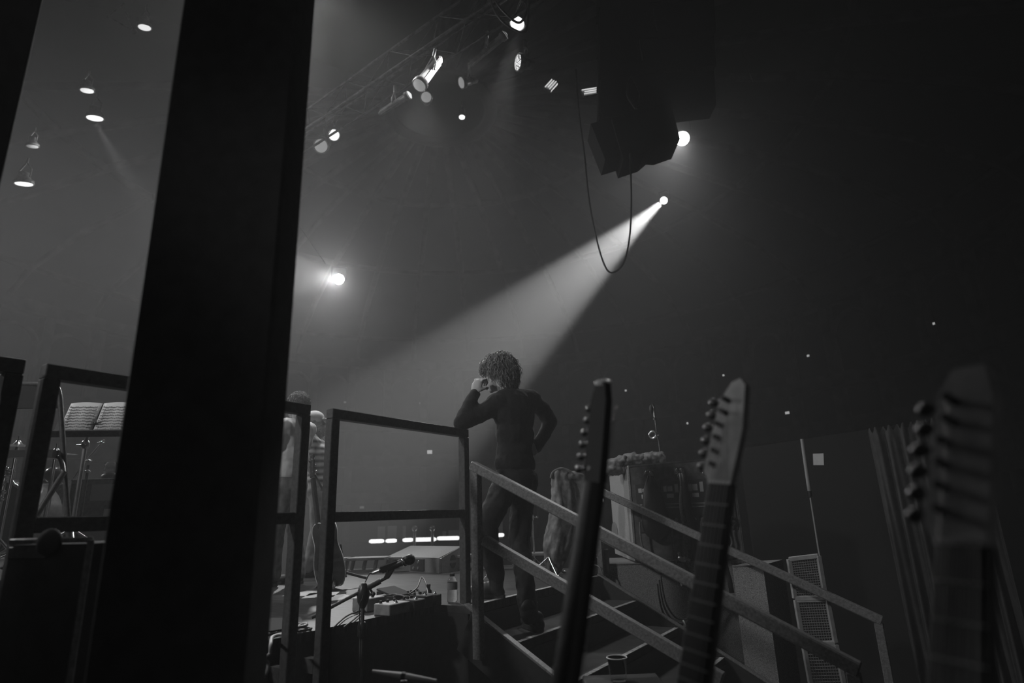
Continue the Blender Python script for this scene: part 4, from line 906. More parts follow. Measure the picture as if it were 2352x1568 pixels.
rows = [(1077, 1278, 1296, .04), (1083, 1266, 1312, .07), (1100, 1266, 1318, .10), (1130, 1267, 1322, .12), (1165, 1264, 1328, .13), (1200, 1257, 1326, .13), (1235, 1248, 1318, .12), (1265, 1246, 1308, .11), (1292, 1252, 1298, .09), (1312, 1262, 1284, .05), (1318, 1268, 1278, .02)]
g = []
for (v, a, b, th) in rows:
    row = []
    for k in range(33):
        q = 2 * math.pi * k / 32; um = (a + b) / 2 + (b - a) / 2 * math.cos(q); fold = 1 + .16 * math.sin(q * 5 + v * .02) + .08 * math.sin(q * 9 - v * .05)
        row.append(at(um + 1.5 * math.sin(q * 7 + v * .1), v + (6 if v > 1280 else 2) * math.sin(q * 2 + 1), dj + .06 - th * math.sin(q) * fold))
    g.append(row)
o = part('body', MB().sheet(g), K['denim'], t, sub=2); wrinkle(o, .035, .06)
w = MB(); w.tube(curve_pts([at(u, v, dj + .01) for u, v in ((1266, 1098), (1272, 1084), (1290, 1077), (1308, 1083), (1318, 1094))]), [.02] * 24 + [.012], 10, True, .6); o = part('collar', w, K['denim'], t)
w = MB(); limb(w, [at(1312, 1094, dj + .03), at(1336, 1098, dj + .05), at(1340, 1140, dj + .06)], [.05, .045, .04]); o = part('sleeve', w, K['denim'], t, remesh=.012); wrinkle(o, .03, .05)
# ---- plastic cup on a case in front of the steps
q = at(1421, 1568, 2.6); q.z = at(1421, 1562, 2.6).z; rr = 20 / F_PX * 2.6; hh = (at(1421, 1509, 2.6) - q).z
t = thing('plastic_cup', 'empty clear plastic cup standing at the bottom of the photo below the steps', 'cup', tuple(q))
w = MB(); w.lathe(q, UP, [(rr * .80, 0), (rr * .82, .003), (rr * .98, hh * .96), (rr * 1.06, hh), (rr * .96, hh * .985), (rr * .79, .006)], 36); part('cup_body', w, K['pvc'], t)
w = MB(); w.ring(q + UP * hh, UP, rr * 1.03, .002, 40, 6); part('rim', w, K['label'], t)
t = thing('flight_case', 'dark case under the plastic cup, pale worn edge just in view', 'case', (q.x, q.y, 0))
w = MB(); w.obox(Vector((q.x, q.y, q.z / 2)) + RT * .02, RT * .15, FWD * .11, UP * (q.z / 2 - .004), .006); part('case_body', w, K['dark'], t)
w = MB(); w.bar(q + RT * -.12 - FWD * .105 - UP * .008, q + RT * .16 - FWD * .105 - UP * .008, .012, .012); part('edging', w, K['worn'], t)

# recessed handle on the pale side of the rack
def onside(u, v): r = ray(u, v); return CAM + r * ((c0_ - CAM).dot(fdir) / r.dot(fdir))
rk = bpy.data.objects['equipment_rack']; q = onside(1413, 1226)
w = MB(); w.ell(q - fdir * .004, sdir * .20, UP * .12, fdir * .006, 28, 10); part('handle_recess', w, K['wedge'], rk)
# small lit unit on the stage corner
q = onz(1376, 1318, STAGE); s_ = dep(q) / F_PX
t = thing('signal_unit', 'small dark unit with four tiny bright lights on the stage corner beside the rack', 'equipment', tuple(q))
w = MB(); w.obox(q + UP * 26 * s_, RT * 21 * s_, FWD * .09, UP * 25.5 * s_, .005); part('case', w, K['plastic'], t)
w = MB(); w.bar(q + UP * 51 * s_ - RT * 20 * s_ - FWD * .09, q + UP * 51 * s_ + RT * 20 * s_ - FWD * .09, .012, .012); part('top_edge', w, K['worn'], t)
for a in (-14, -4):
    for b in (41, 36): w = MB(); w.ball(q + RT * a * s_ + UP * b * s_ - FWD * .093, 1.5 * s_, 10, 6); part('led', w, K['led'], t)
w = MB(); w.tube(curve_pts([q - RT * 18 * s_ + UP * .09 - FWD * .1, q - RT * 4 * s_ + UP * .07 - FWD * .16, q + RT * 2 * s_ + UP * .012 - FWD * .17]), .006, 6); part('lead', w, K['worn'], t)
# pale stick, modelled as a boom arm, at the bottom of the photo
a_, b_ = at(856, 1541, 1.95), at(1002, 1563, 1.9); c = a_.lerp(b_, .5)
t = thing('boom_stand', 'pale stick modelled as a boom arm, slanting across the bottom of the photo below the pedals', 'microphone stand', (c.x, c.y, 0))
w = MB(); w.tube([a_, a_.lerp(b_, .48), a_.lerp(b_, .52), b_], [.004, .0085, .0085, .004], 10); part('boom', w, K['palecable'], t)
w = MB(); w.cyl(Vector((c.x, c.y, .015)), c - UP * .012, .009, n=10); part('pole', w, K['steel'], t)
w = MB(); w.cyl(c - (b_ - a_).normalized() * .006, c + (b_ - a_).normalized() * .006, .0105, n=12); part('joint', w, K['plastic'], t)
w = MB(); w.lathe(Vector((c.x, c.y, 0)), UP, [(.13, 0), (.13, .012), (.02, .025)], 28); part('base', w, K['steel'], t)
# ================================================================ guitars standing close in front of the camera
def electric(label, tip, down, front, heads, mats, side=-1, tipcap=False):
    tip, u_ = Vector(tip), -Vector(down).normalized(); f = Vector(front); f = (f - u_ * f.dot(u_)).normalized(); s_ = u_.cross(f)
    HL, NL = .185, .46; nut = tip - u_ * HL; hb = nut - u_ * NL
    base = hb - u_ * .42; t = thing('electric_guitar', label, 'guitar', tuple(base), 'guitars standing in the foreground')
    w = MB(); n = 12; sec = []
    for k in range(5):                            # neck: flat front, round back
        q = k / 4; c = nut.lerp(hb + u_ * .0, q); hw = .0215 + .0065 * q; th = .021 + .003 * q
        sec.append([c + s_ * hw + f * .004, c - s_ * hw + f * .004] + [c - s_ * hw * math.cos(math.pi * j / 8) - f * th * math.sin(math.pi * j / 8) for j in range(9)])
    m_ = len(sec[0]); w.add([p for r_ in sec for p in r_], [(i * m_ + j, (i + 1) * m_ + j, (i + 1) * m_ + (j + 1) % m_, i * m_ + (j + 1) % m_) for i in range(4) for j in range(m_)], True)
    part('neck', w, mats[0], t)
    w = MB(); w.prism([nut - s_ * .0215 + f * .004, nut + s_ * .0215 + f * .004, hb + s_ * .028 + f * .004 - u_ * .1, hb - s_ * .028 + f * .004 - u_ * .1], f * .005); nfb = len(w.f)
    for k in range(1, 20):
        dn = .628 * (1 - 2 ** (-k / 12)); hw = .0215 + .0065 * min(1, dn / NL); w.bar(nut - u_ * dn - s_ * hw + f * .0098, nut - u_ * dn + s_ * hw + f * .0098, .002, .002, 0, up=tuple(f))
    fb = part('fretboard', w, mats[1], t); fb.data.materials.append(K['fret'])
    for pg in fb.data.polygons: pg.material_index = 1 if pg.index >= nfb else 0
    w = MB(); w.bar(nut - s_ * .0215 + f * .009, nut + s_ * .0215 + f * .009, .005, .005, 0, up=tuple(f)); part('nut', w, K['bind'], t)
    w = MB(); w.prism([nut + u_ * b * HL + s_ * a - f * (.004 + .012 * b) for a, b in heads], f * .014); hd = part('headstock', w, mats[2], t)
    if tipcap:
        w = MB(); q = nut + u_ * HL * 1.01 + s_ * .004 - f * .009; w.ell(q, RT * .017, (FWD * .8 + UP * .6) * .013, (UP * .8 - FWD * .6) * .006, 20, 10); part('tip_highlight', w, K['bind'], hd)  # pale cap paints a highlight on the headstock's top edge
    for i in range(6):
        b = .16 + .125 * i; q = nut + u_ * HL * b + s_ * side * (.030 - .004 * (b > .6)) - f * .006
        w = MB(); w.cyl(q, q + s_ * side * .014, .0035, n=8); w.ell(q + s_ * side * .022, s_ * .010, u_ * .008, f * .006, 12, 8); part('tuning_peg', w, K['peg'], hd)
        w = MB(); w.cyl(q - s_ * side * .012, q - s_ * side * .012 + f * .022, .0045, n=10); part('string_post', w, K['peg'], hd)
    w = MB()
    for i in range(6): o = s_ * (-.0165 + .0066 * i); w.tube([nut + u_ * HL * (.16 + .125 * i) + s_ * -.016 + f * .014, nut + o + f * .0125, hb + o * 1.5 + f * .018 - u_ * .16], .0007, 4, caps=False)
    part('strings', w, K['fret'], t)
    half = curve_pts([Vector(p) for p in ((0, .02, 0), (.07, .0, 0), (.135, .055, 0), (.15, -.02, 0), (.105, -.12, 0), (.115, -.19, 0), (.165, -.28, 0), (.15, -.37, 0), (.07, -.415, 0), (0, -.42, 0))], 4)
    pts = [(p.x, p.y) for p in half] + [(-p.x, p.y) for p in reversed(half[1:-1])]
    w = MB(); w.prism([hb + s_ * a + u_ * b - f * .04 for a, b in pts], f * .043); part('body', w, mats[3], t)
    w = MB(); w.obox(hb - u_ * .3 + f * .011, s_ * .04, u_ * .012, f * .007, .003); part('bridge', w, K['chrome'], t)
    for k in (.14, .23): w = MB(); w.obox(hb - u_ * k + f * .009, s_ * .036, u_ * .012, f * .005, .003); part('pickup', w, K['plastic'], t)
    return base, t
H1 = [(-.0215, 0), (-.034, .10), (-.032, .85), (-.020, 1.0), (.010, 1.0), (.020, .8), (.0215, .3), (.0215, 0)]
H2 = [(-.0215, 0), (-.036, .10), (-.030, .78), (-.012, .97), (.004, 1.0), (.016, .93), (.026, .5), (.0215, 0)]
gm = K['gloss']
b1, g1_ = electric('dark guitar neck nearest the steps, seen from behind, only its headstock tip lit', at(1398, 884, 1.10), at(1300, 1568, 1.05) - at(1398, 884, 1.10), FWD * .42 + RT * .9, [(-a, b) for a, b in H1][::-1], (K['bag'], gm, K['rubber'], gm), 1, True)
b2, g2_ = electric('guitar neck with a pale pointed headstock in front of the equipment rack', at(1694, 868, 1.02), at(1598, 1568, .99) - at(1694, 868, 1.02), -RT * .82 - FWD * .55, H2, (K['neckmid'], gm, K['maple'], gm))
b3, g3_ = electric('large blurred guitar headstock and neck nearest the right edge of the photo', at(2232, 838, .60), at(2212, 1568, .56) - at(2232, 838, .60), -RT * .9 - FWD * .42, H1, (gm, gm, K['maple'], gm))
zl = min(b1.z, b2.z, b3.z)
for b_, lab, gx in ((b1, 'dark floor rack holding the guitar nearest the steps, below the photo', g1_), (b2, 'dark floor rack holding the pale-headed guitar, below the photo', g2_), (b3, 'dark floor rack holding the rightmost guitar, below the photo', g3_)):
    t = thing('guitar_rack', lab, 'guitar stand', (b_.x, b_.y, 0), 'racks under the foreground guitars')
    w = MB(); w.obox(Vector((b_.x, b_.y, (b_.z - .02) / 2)), RT * .10, FWD * .10, UP * ((b_.z - .024) / 2), .01); part('case', w, K['black'], t)
    w = MB(); w.obox(Vector((b_.x, b_.y, b_.z - .013)), RT * .09, FWD * .09, UP * .009, .004); part('pad', w, K['rubber'], t)
# ================================================================ lighting rig above the stage
def lamp_tokens(): pass
def lamp(u, v, d, rpx, to, label, body=.32, lens='lens_mid', yoke=None, cat='stage lamp', name='stage_lamp', group=None, g='lampbody', fins=False):
    c = at(u, v, d); r = rpx / F_PX * (c - CAM).length; to = Vector(to).normalized(); L = body
    t = thing(name, label, cat, tuple(c), group or 'stage lamps hanging from the rig')
    bk = c - to * L; x, y, _ = frame(to)
    w = MB(); w.lathe(c - to * .01, -to, [(r * .98, 0), (r * 1.08, .01), (r * 1.08, .05), (r * .8, .06), (r * .72, L * .55), (r * .62, L * .6), (r * .6, L * .92), (r * .35, L)], 24); part('housing', w, K[g], t)
    w = MB(); w.lathe(c - to * .004, to, [(r * .9, 0), (r * .88, .012), (r * .3, .03), (.001, .032)], 24); part('lens', w, K[lens], t)
    w = MB(); w.ring(c, to, r * 1.02, r * .08, 28, 6); part('bezel', w, K['alu'], t)
    if fins:
        for k in range(3):
            w = MB(); o = x * r * .75 * math.cos(k * 2.1) + y * r * .75 * math.sin(k * 2.1); w.cyl(c - to * .06 + o, c - to * L * .95 + o, r * .08, n=6); part('rod', w, K['alu'], t)
    yk = Vector(yoke) if yoke is not None else UP
    h = yk.cross(to); h = h.normalized() if h.length > .05 else x; m_ = c - to * L * .5; tp = m_ + yk.normalized() * (r * 1.4 + .12)
    w = MB(); w.tube([m_ + h * r * .95, m_ + h * r * .98 + yk.normalized() * r * 1.1, tp, m_ - h * r * .98 + yk.normalized() * r * 1.1, m_ - h * r * .95], .014, 6); part('yoke', w, K[g], t)
    w = MB(); w.cyl(tp - yk.normalized() * .02, tp + yk.normalized() * .10, .022, n=10); part('clamp', w, K['alu'], t)
    return t, c, r
# truss running away to the left
tA, tz = at(1130, 10, 6.6), None
dirT = (ray(-695, 1245)); dirT = Vector((dirT.x, dirT.y, 0)).normalized()
t0 = at(1000, 100, 6.6) - dirT * 2.6; Lt = 9.5; side_ = dirT.cross(UP).normalized(); hw = .175
tt = thing('lighting_truss', 'square aluminium lighting truss slanting away above the stage left of the speaker array', 'truss', tuple(t0))
cn = [(-1, -1), (1, -1), (1, 1), (-1, 1)]
for a, b in cn: w = MB(); w.cyl(t0 + side_ * a * hw + UP * b * hw, t0 + dirT * Lt + side_ * a * hw + UP * b * hw, .019, n=10); part('chord', w, K['truss'], tt)
w = MB(); nb_ = 20
for i in range(nb_):
    for j in range(4):
        a, b = cn[j], cn[(j + 1) % 4]; p = t0 + dirT * Lt * i / nb_; q = t0 + dirT * Lt * (i + 1) / nb_
        if (i + j) % 2: a, b = b, a
        w.cyl(p + side_ * a[0] * hw + UP * a[1] * hw, q + side_ * b[0] * hw + UP * b[1] * hw, .006, n=6)
part('lacing', w, K['truss'], tt)
DN = -UP
lamp(963, 196, 6.3, 15, -UP * .88 - RT * .38 - FWD * .28, 'long pale stage lamp hanging lowest under the truss, its round lens toward the stage', .62, 'lens_dim', yoke=UP + RT * .2, g='lampbright', fins=True)
lamp(940, 218, 6.9, 9, RT * .8 + UP * .25 - FWD * .35, 'slim lamp lying level under the truss left of the long pale lamp', .5, 'lens_mid', fins=True)
lamp(1160, 80, 6.6, 9, RT * .75 + UP * .55 - FWD * .2, 'slim dark lamp pointing up toward the cable loop under the truss', .62, 'lens_dim', fins=True)
l4, c4, r4 = lamp(1188, 54, 6.8, 16, -UP * .85 - FWD * .25 - RT * .3, 'bright stage lamp shining down inside the hanging cable loop', .4, 'lens_hot2')
l5, c5, r5 = lamp(1190, 143, 6.6, 17, -RT * .86 - FWD * .38 - UP * .12, 'round LED stage lamp facing left below the cable loop', .22, 'led_dots')
l6, c6, r6 = lamp(767, 310, 9.0, 12, RT * .45 - UP * .62 - FWD * .6, 'bright stage lamp hanging off the low end of the truss by the column', .35, 'lens_hot2')
lamp(737, 335, 9.2, 15, -UP * .5 - FWD * .8, 'unlit moving lamp beside the bright one by the column', .3, 'lens_dim', g='lampbody')
lamp(1060, 190, 8.2, 12, -UP * .4 - RT * .7 - FWD * .3, 'small unlit stage lamp hanging right of the long pale lamp', .3, 'lens_dim')
lamp(979, 223, 8.0, 12, -UP * .3 - FWD * .9 + RT * .1, 'small moving lamp just right of the long lamp lens', .25, 'lens_dim')
lamp(1061, 269, 11.0, 7, -UP * .95 - FWD * .2, 'small lit downlight alone under the middle of the dome', .2, 'lens_hot2')
for i, (u, v, lab) in enumerate([(1265, 193, 'short bank of bright tubes left of the speaker array, farther from it'), (1357, 208, 'short bank of bright tubes right beside the speaker array')]):
    c = at(u, v, 8.6); dr = (RT * (.45 if i == 0 else .8) + UP * (.75 if i == 0 else .35) + FWD * .3).normalized(); L = .13 if i == 0 else .16
    t = thing('tube_light', lab, 'stage lamp', tuple(c), 'banks of bright tubes'); nrm = dr.cross(FWD).normalized()
    w = MB(); w.obox(c + FWD * .05, dr * L * 1.1, nrm * .07, FWD * .03, .005); part('housing', w, K['lampbody'], t)
    for k in (-1, 0, 1): w = MB(); w.cyl(c + nrm * .042 * k - dr * L * (1 if k else .8), c + nrm * .042 * k + dr * L, .010, n=8); part('tube', w, K['tube_soft'], t)
# lamps over the left of the stage
for (u, v, d, r, lens, lab) in [(200, 208, 11, 11, 'lens_mid', 'small lit downlight above the brightest one in the left gap'), (218, 271, 10, 14, 'lens_hot2', 'brightest downlight in the left gap, with a faint beam under it'), (55, 422, 10, 14, 'lens_hot2', 'bright downlight nearest the black drape at the left'), (75, 336, 12, 9, 'lens_dim', 'faint downlight above the one nearest the black drape'), (332, 63, 9, 11, 'lens_mid', 'downlight beside the slanting bar near the top left'), (437, 56, 9, 11, 'lens_hot2', 'downlight half hidden behind the top of the column')]:
    lamp(u, v, d, r, -UP * .97 + RT * .05 + FWD * .22, lab, .22, lens)
c = at(250, 38, 8.5); w = MB(); w.tube([at(285, 8, 8.5), c, at(308, 72, 8.5), at(290, 30, 8.6)], .022, 8); w.ball(c, .04); w.ball(at(308, 73, 8.5), .05); solo('rig_bar', 'bent slanting rig bar near the top of the left gap', 'bar', w, K['truss'], tuple(c))
# real light from the lit lamps
spot('lamp_light', c4 - UP * .06 - FWD * .02, c4 + (-UP * .97 - RT * .16 - FWD * .1) * 3, 450, 24, .6, .05)
spot('lamp_light', c5 - RT * .08 - FWD * .03, c5 + (-RT * .93 - FWD * .15 - UP * .2) * 3, 300, 30, .7, .06)
spot('lamp_light', at(218, 271, 10) - UP * .06, at(330, 470, 9.4), 800, 9, .5, .05)
spot('lamp_light', at(963, 202, 6.25) - UP * .08, at(975, 480, 6.0), 90, 70, .9, .05)

# ---- followspots and back lights seen head-on
def beamlamp(c, aim_, rpx, label, lens='lens_hot', L=.7):
    r = rpx / F_PX * (c - CAM).length; a = Vector(aim_).normalized(); t = thing('followspot', label, 'spotlight', tuple(c), 'spotlights shining from the hall')
    w = MB(); w.lathe(c + a * .02, -a, [(r * 1.0, 0), (r * 1.12, .01), (r * 1.12, .1), (r * .95, .12), (r * .95, L), (r * .5, L + .05)], 28); part('housing', w, K['black'], t)
    w = MB(); w.lathe(c + a * .022, a, [(r * .97, 0), (r * .9, .02), (r * .4, .05), (.001, .055)], 28); part('lens', w, K[lens], t)
    x, y, _ = frame(a); w = MB(); m_ = c - a * L * .5; w.tube([m_ + x * r * .95, m_ + x * r * 1.3, m_ + x * r * 1.3 + y * r * 2.2, m_ - x * r * 1.3 + y * r * 2.2, m_ - x * r * 1.3, m_ - x * r * .95], .02, 6); part('yoke', w, K['black'], t)
beamlamp(FOLLOW, ft - FOLLOW, 8, 'followspot whose strong beam slants down over the leaning man')
beamlamp(BACK1, CAM - BACK1, 12, 'bright round spotlight glowing just right of the black column')
beamlamp(BACK2, CAM - BACK2 - UP * 1.5, 15, 'bright spotlight glowing half behind the hanging speaker array')
# ---- line array of speakers
da = 8.0; ac = at(1505, 150, da)
t = thing('speaker_array', 'big dark column of hanging loudspeakers with its lowest box tilted toward the stage', 'loudspeaker', tuple(ac))
def facebox(t, name, uv, d, ext, m, parent=None, label=None):
    w = MB(); w.prism([at(u, v, d) for u, v in uv], ext); return part(name, w, m, parent or t, label)
zs = [(-150, 10), (12, 92), (94, 172), (174, 262)]
for (v0, v1) in zs:
    facebox(t, 'speaker_box', [(1378 + (v1 > 200) * 2, v0), (1640, v0 - 12), (1645, v1 - 22), (1376, v1 + 8)], da, FWD * .35, K['array'])
w = MB(); w.tube([at(1372, -160, da - .02), at(1376, 268, da - .02)], .02, 8); part('edge_rail', w, K['steel'], t)
lowb = [(1357, 284), (1384, 366), (1420, 355), (1432, 366), (1494, 332), (1515, 334), (1562, 318), (1542, 236), (1528, 230)]
facebox(t, 'lowest_box', [(1405, 272), (1432, 366), (1480, 350), (1500, 333), (1518, 334), (1562, 319), (1540, 232)], da - .55, FWD * .5, K['array'])
facebox(t, 'front_grille', [(1357, 284), (1390, 366), (1430, 354), (1404, 270)], da - .5, FWD * .42, K['array2'])
for (u, v) in ((1500, 22), (1468, 90)):
    w = MB(); w.tube([at(u, v, da - .03), at(u + 8, v + 50, da - .03)], .012, 6); part('chain', w, K['worn'], t)
w = MB(); w.tube(curve_pts([at(u, v, da - .6) for u, v in ((1460, 250), (1440, 215), (1450, 178), (1470, 215), (1462, 250))]), .016, 6); part('sling', w, K['cable'], t)
# cables hanging from the array
pts = curve_pts([at(u, v, 7.3) for u, v in ((1322, 160), (1330, 260), (1342, 350), (1352, 450), (1366, 530), (1385, 600), (1404, 626), (1432, 605), (1446, 545), (1450, 470), (1449, 400), (1447, 352))])
solo('hanging_cable', 'long cable looping far down below the hanging speaker array', 'cable', MB().tube(pts, .012, 8), K['cable2'], tuple(pts[0]))
for i, (ps, lab) in enumerate([([(1122, -30), (1130, 10), (1150, 45), (1180, 68), (1205, 74), (1212, 50), (1216, -30)], 'outer thick cable loop hanging around the bright lamp at the top'), ([(1130, -30), (1140, 5), (1165, 35), (1190, 52), (1205, 40), (1214, 10), (1218, -30)], 'inner thick cable loop hanging around the bright lamp at the top')]):
    pts = curve_pts([at(u, v, 5.6 + .1 * i) for u, v in ps]); solo('hanging_cable', lab, 'cable', MB().tube(pts, .014, 8), K['cable2'], tuple(pts[0]))
for i, (a, b, lab) in enumerate([((690, 522), (748, 606), 'thin taut wire running down toward the spotlight by the column'), ((1702, 115), (1730, 188), 'short bright wire hanging in the dark right of the speaker array')]):
    p, q = at(*a, 13), at(*b, 13.5); solo('wire', lab, 'wire', MB().cyl(p, q, .010, n=6), K['truss'], tuple(p))

# ================================================================ small lit things around the hall
def wall_lamp(u, v, w_, h_, m, label, n=1):
    c = hall_hit(u, v); D = (c - CAM).length / F_PX; o = Vector((HC.x - c.x, HC.y - c.y, 0)).normalized(); tn = o.cross(UP).normalized()
    t = thing('wall_lamp', label, 'wall lamp', tuple(c), 'small lamps on the hall wall')
    w = MB(); w.obox(c + o * .04, tn * (w_ * n * 1.5 * D * .55), UP * h_ * D * .65, o * .04); part('backplate', w, K['black'], t)
    for k in range(n):
        w = MB(); w.obox(c + o * .1 + tn * (k - (n - 1) / 2) * w_ * D * 1.45, tn * w_ * D * .5, UP * h_ * D * .5, o * .02, .01); part('glowing_panel', w, K[m], t)
for a in [
    (798, 676, 6, 8, 'glow_dim', 'row of three small lit panels just below the spotlight by the column', 3), (1247, 678, 6, 9, 'glow_dim', 'row of three small lit panels inside the followspot beam', 3),
    (1503, 617, 6, 10, 'glow_dim', 'row of three small lit panels right of the long hanging cable', 3), (2113, 125, 9, 16, 'glow_dim', 'row of three dim panels high in the dark top right', 3),
    (1048, 443, 22, 15, 'glow_dim', 'square grid-like lit panel high under the dome', 1), (945, 695, 13, 9, 'glow_dim', 'square lit panel left of the beam, level with the lamp rows', 1),
    (1097, 698, 9, 4, 'glow', 'short bright strip lamp left of the beam edge', 1), (1160, 700, 6, 6, 'glow_dim', 'small round lamp at the beam edge, right of the bright strip', 1),
    (987, 1038, 11, 8, 'glow', 'bright lamp framed by the rail panel left of the leaning man', 1), (831, 1165, 9, 5, 'glow_dim', 'lamp low in the rail panel, just above its middle rail', 1),
    (792, 924, 5, 4, 'glow_dim', 'tiny lamp just above the rail panel at its left end', 1), (966, 926, 6, 3, 'glow_dim', 'tiny lamp above the middle of the rail panel', 1),
    (1392, 663, 12, 3, 'glow_dim', 'thin strip lamp right below the lowest point of the hanging cable', 1), (1457, 658, 9, 5, 'glow_dim', 'small lamp right of the thin strip lamp below the cable', 1),
    (1610, 527, 14, 13, 'glow_faint', 'faint round lamp right of the followspot lens', 1), (1558, 553, 9, 12, 'glow_faint', 'faint round lamp below the followspot lens', 1),
    (1685, 548, 16, 9, 'glow_faint', 'faint oval lamp farthest right below the followspot', 1), (1609, 604, 10, 5, 'glow_dim', 'small oval lamp under the faint round lamps', 1),
    (1455, 577, 12, 10, 'glow_faint', 'faint lamp right beside the hanging cable', 1), (1438, 897, 4, 4, 'glow', 'tiny bright dot beside the lit headstock tip', 1),
    (1663, 862, 4, 4, 'glow', 'tiny bright dot left of the pale pointed headstock, higher one at left', 1), (1580, 972, 4, 4, 'glow', 'tiny bright dot right of the gooseneck stand', 1),
    (1810, 948, 9, 5, 'glow', 'brightest small lamp right of the pale pointed headstock', 1), (1858, 817, 5, 4, 'glow', 'tiny bright dot up and right of the pale pointed headstock', 1),
    (1916, 805, 4, 3, 'glow', 'tiny bright dot, second to the right above the pale headstock', 1), (2148, 743, 4, 4, 'glow', 'tiny dot alone above the rightmost headstock', 1),
    (2050, 262, 6, 6, 'glow_dim', 'tiny dim lamp in the dark upper right, below the row of panels', 1), (1988, 328, 12, 7, 'glow_faint', 'small grey lamp in the dark right half, left of the panel row', 1),
    (1388, 1148, 8, 7, 'glow', 'small bright lamp just left of the equipment rack side', 1)]:
    wall_lamp(*a)
# lit strips beyond the stage
dS = 15.0; sp = [(848, 882, 1243), (886, 911, 1242), (925, 949, 1240), (952, 1002, 1239), (1004, 1056, 1236), (1133, 1158, 1229)]
a_, b_ = at(760, 1250, dS + .3), at(1260, 1234, dS + .3)
w = MB(); w.prism([Vector((a_.x, a_.y, 0)), Vector((b_.x, b_.y, 0)), Vector((b_.x, b_.y, 1.15)), Vector((a_.x, a_.y, 1.15))], FWD * .15); solo('floor_barrier', 'low dark barrier across the hall floor beyond the stage', 'barrier', w, K['black'], (a_.x, a_.y, 0))
sl = ['leftmost lit strip on the barrier beyond the microphone', 'second lit strip on the barrier, between two dark gaps', 'third lit strip on the barrier, just right of the wide gap', 'long lit strip above the microphone head', 'long lit strip above the monitor wedge', 'lit strip seen between the legs of the leaning man']
for (u0_, u1_, v_), lab in zip(sp, sl):
    a, b = at(u0_, v_, dS), at(u1_, v_ - 1, dS); rr = 4.2 / F_PX * dS; dd = (b - a).normalized()
    t = thing('strip_light', lab, 'strip light', tuple((a + b) / 2), 'lit strips beyond the stage')
    w = MB(); w.tube([a, a + dd * rr, b - dd * rr, b], [rr * .6, rr, rr, rr * .6], 12); part('tube', w, K['tube'], t)
    w = MB(); w.obox((a + b) / 2 + FWD * (rr + .04), (b - a) * .5, UP * rr * .9, FWD * .03); part('fitting', w, K['black'], t)
pp = [(867, 883, 1209, 1236), (890, 910, 1208, 1236), (925, 931, 1208, 1236), (1016, 1024, 1220, 1230), (1030, 1057, 1218, 1230), (1124, 1138, 1198, 1224), (1145, 1155, 1198, 1226)]
pl_ = ['pale panel standing above the leftmost lit strip', 'pale panel above the second lit strip', 'narrow pale panel above the third lit strip', 'small pale panel above the right long strip, left of the wide one', 'wide pale panel above the right long strip', 'pale panel seen between the man and his bent knee', 'narrow pale panel just left of the straight leg of the man']
for (u0_, u1_, v0, v1), lab in zip(pp, pl_):
    a = at(u0_, v1, dS + .6); b = at(u1_, v1, dS + .6); top = at(u0_, v0, dS + .6).z
    w = MB(); w.prism([Vector((a.x, a.y, .02)), Vector((b.x, b.y, .02)), Vector((b.x, b.y, top)), Vector((a.x, a.y, top))], FWD * .05); solo('panel', lab, 'panel', w, K['amppanel'], (a.x, a.y, .02), 'pale panels behind the lit strips')
for i, (u, lab) in enumerate([(952, 'small dark figure-like post on the barrier between the strips'), (993, 'small dark post on the barrier right of the first one')]):
    a = at(u, 1232, dS - .1); w = MB(); w.cyl((a.x, a.y, 1.0), (a.x, a.y, at(u, 1216, dS).z), .035, n=10); w.ball((a.x, a.y, at(u, 1213, dS).z), .07); solo('barrier_post', lab, 'post', w, K['alu'], (a.x, a.y, 1.0))
# ================================================================ instruments seen through the left rail
RS = STAGE + .34                                   # top of the riser
# music stand with an open score
dm = 3.5
t = thing('music_stand', 'dark music stand holding an open score, left of the black column', 'music stand', tuple(Vector((at(180, 1180, dm).x, at(180, 1180, dm).y, RS))))
tl, tr_, bl, br = at(150, 928, dm + .10), at(330, 926, dm + .16), at(116, 1001, dm - .02), at(300, 999, dm + .05)
tl2 = at(152, 930, dm + .12)
nrm = (br - bl).cross(tl - bl).normalized(); nrm = nrm if nrm.dot(CAM - bl) > 0 else -nrm
w = MB(); w.prism([bl - nrm * .004, br - nrm * .004, tr_ - nrm * .004, tl - nrm * .004], -nrm * .006); part('desk', w, K['steel'], t)
w = MB(); w.obox((bl + br) / 2 + nrm * .02, (br - bl) * .53, nrm * .03, (tl - bl).normalized() * .004, .002); part('ledge', w, K['steel'], t)
pt = at(193, 1004, dm + .16); pb = at(160, 1192, dm); hub = at(174, 1158, dm + .16); gb_ = Vector((hub.x, hub.y, RS))
w = MB(); w.cyl(Vector((hub.x, hub.y, RS + .08)), Vector((hub.x, hub.y, pt.z)), .012, n=12); w.cyl(Vector((hub.x, hub.y, pt.z - .02)), (bl + br) / 2 - nrm * .015 + UP * .1, .012, n=10); part('pole', w, K['alu'], t)
w = MB(); w.lathe((hub.x, hub.y, pt.z - .07), UP, [(.013, 0), (.022, .01), (.022, .04), (.013, .05)], 14); w.cyl((hub.x, hub.y, pt.z - .045), Vector((hub.x, hub.y, pt.z - .045)) - RT * .05, .008, n=8); part('clutch', w, K['chrome'], t)
for k in range(3):
    a = R(120 * k - 15); o_ = Vector((math.cos(a), math.sin(a), 0)); w = MB(); w.tube([gb_ + UP * .16, gb_ + UP * .15 + o_ * .03, gb_ + o_ * .26 + UP * .012], .009, 8); part('leg', w, K['alu'], t)
t = thing('sheet_music', 'open book of printed sheet music lying on the music stand', 'sheet music', tuple(bl))
ub = (tl - bl); rb = (br - bl); 
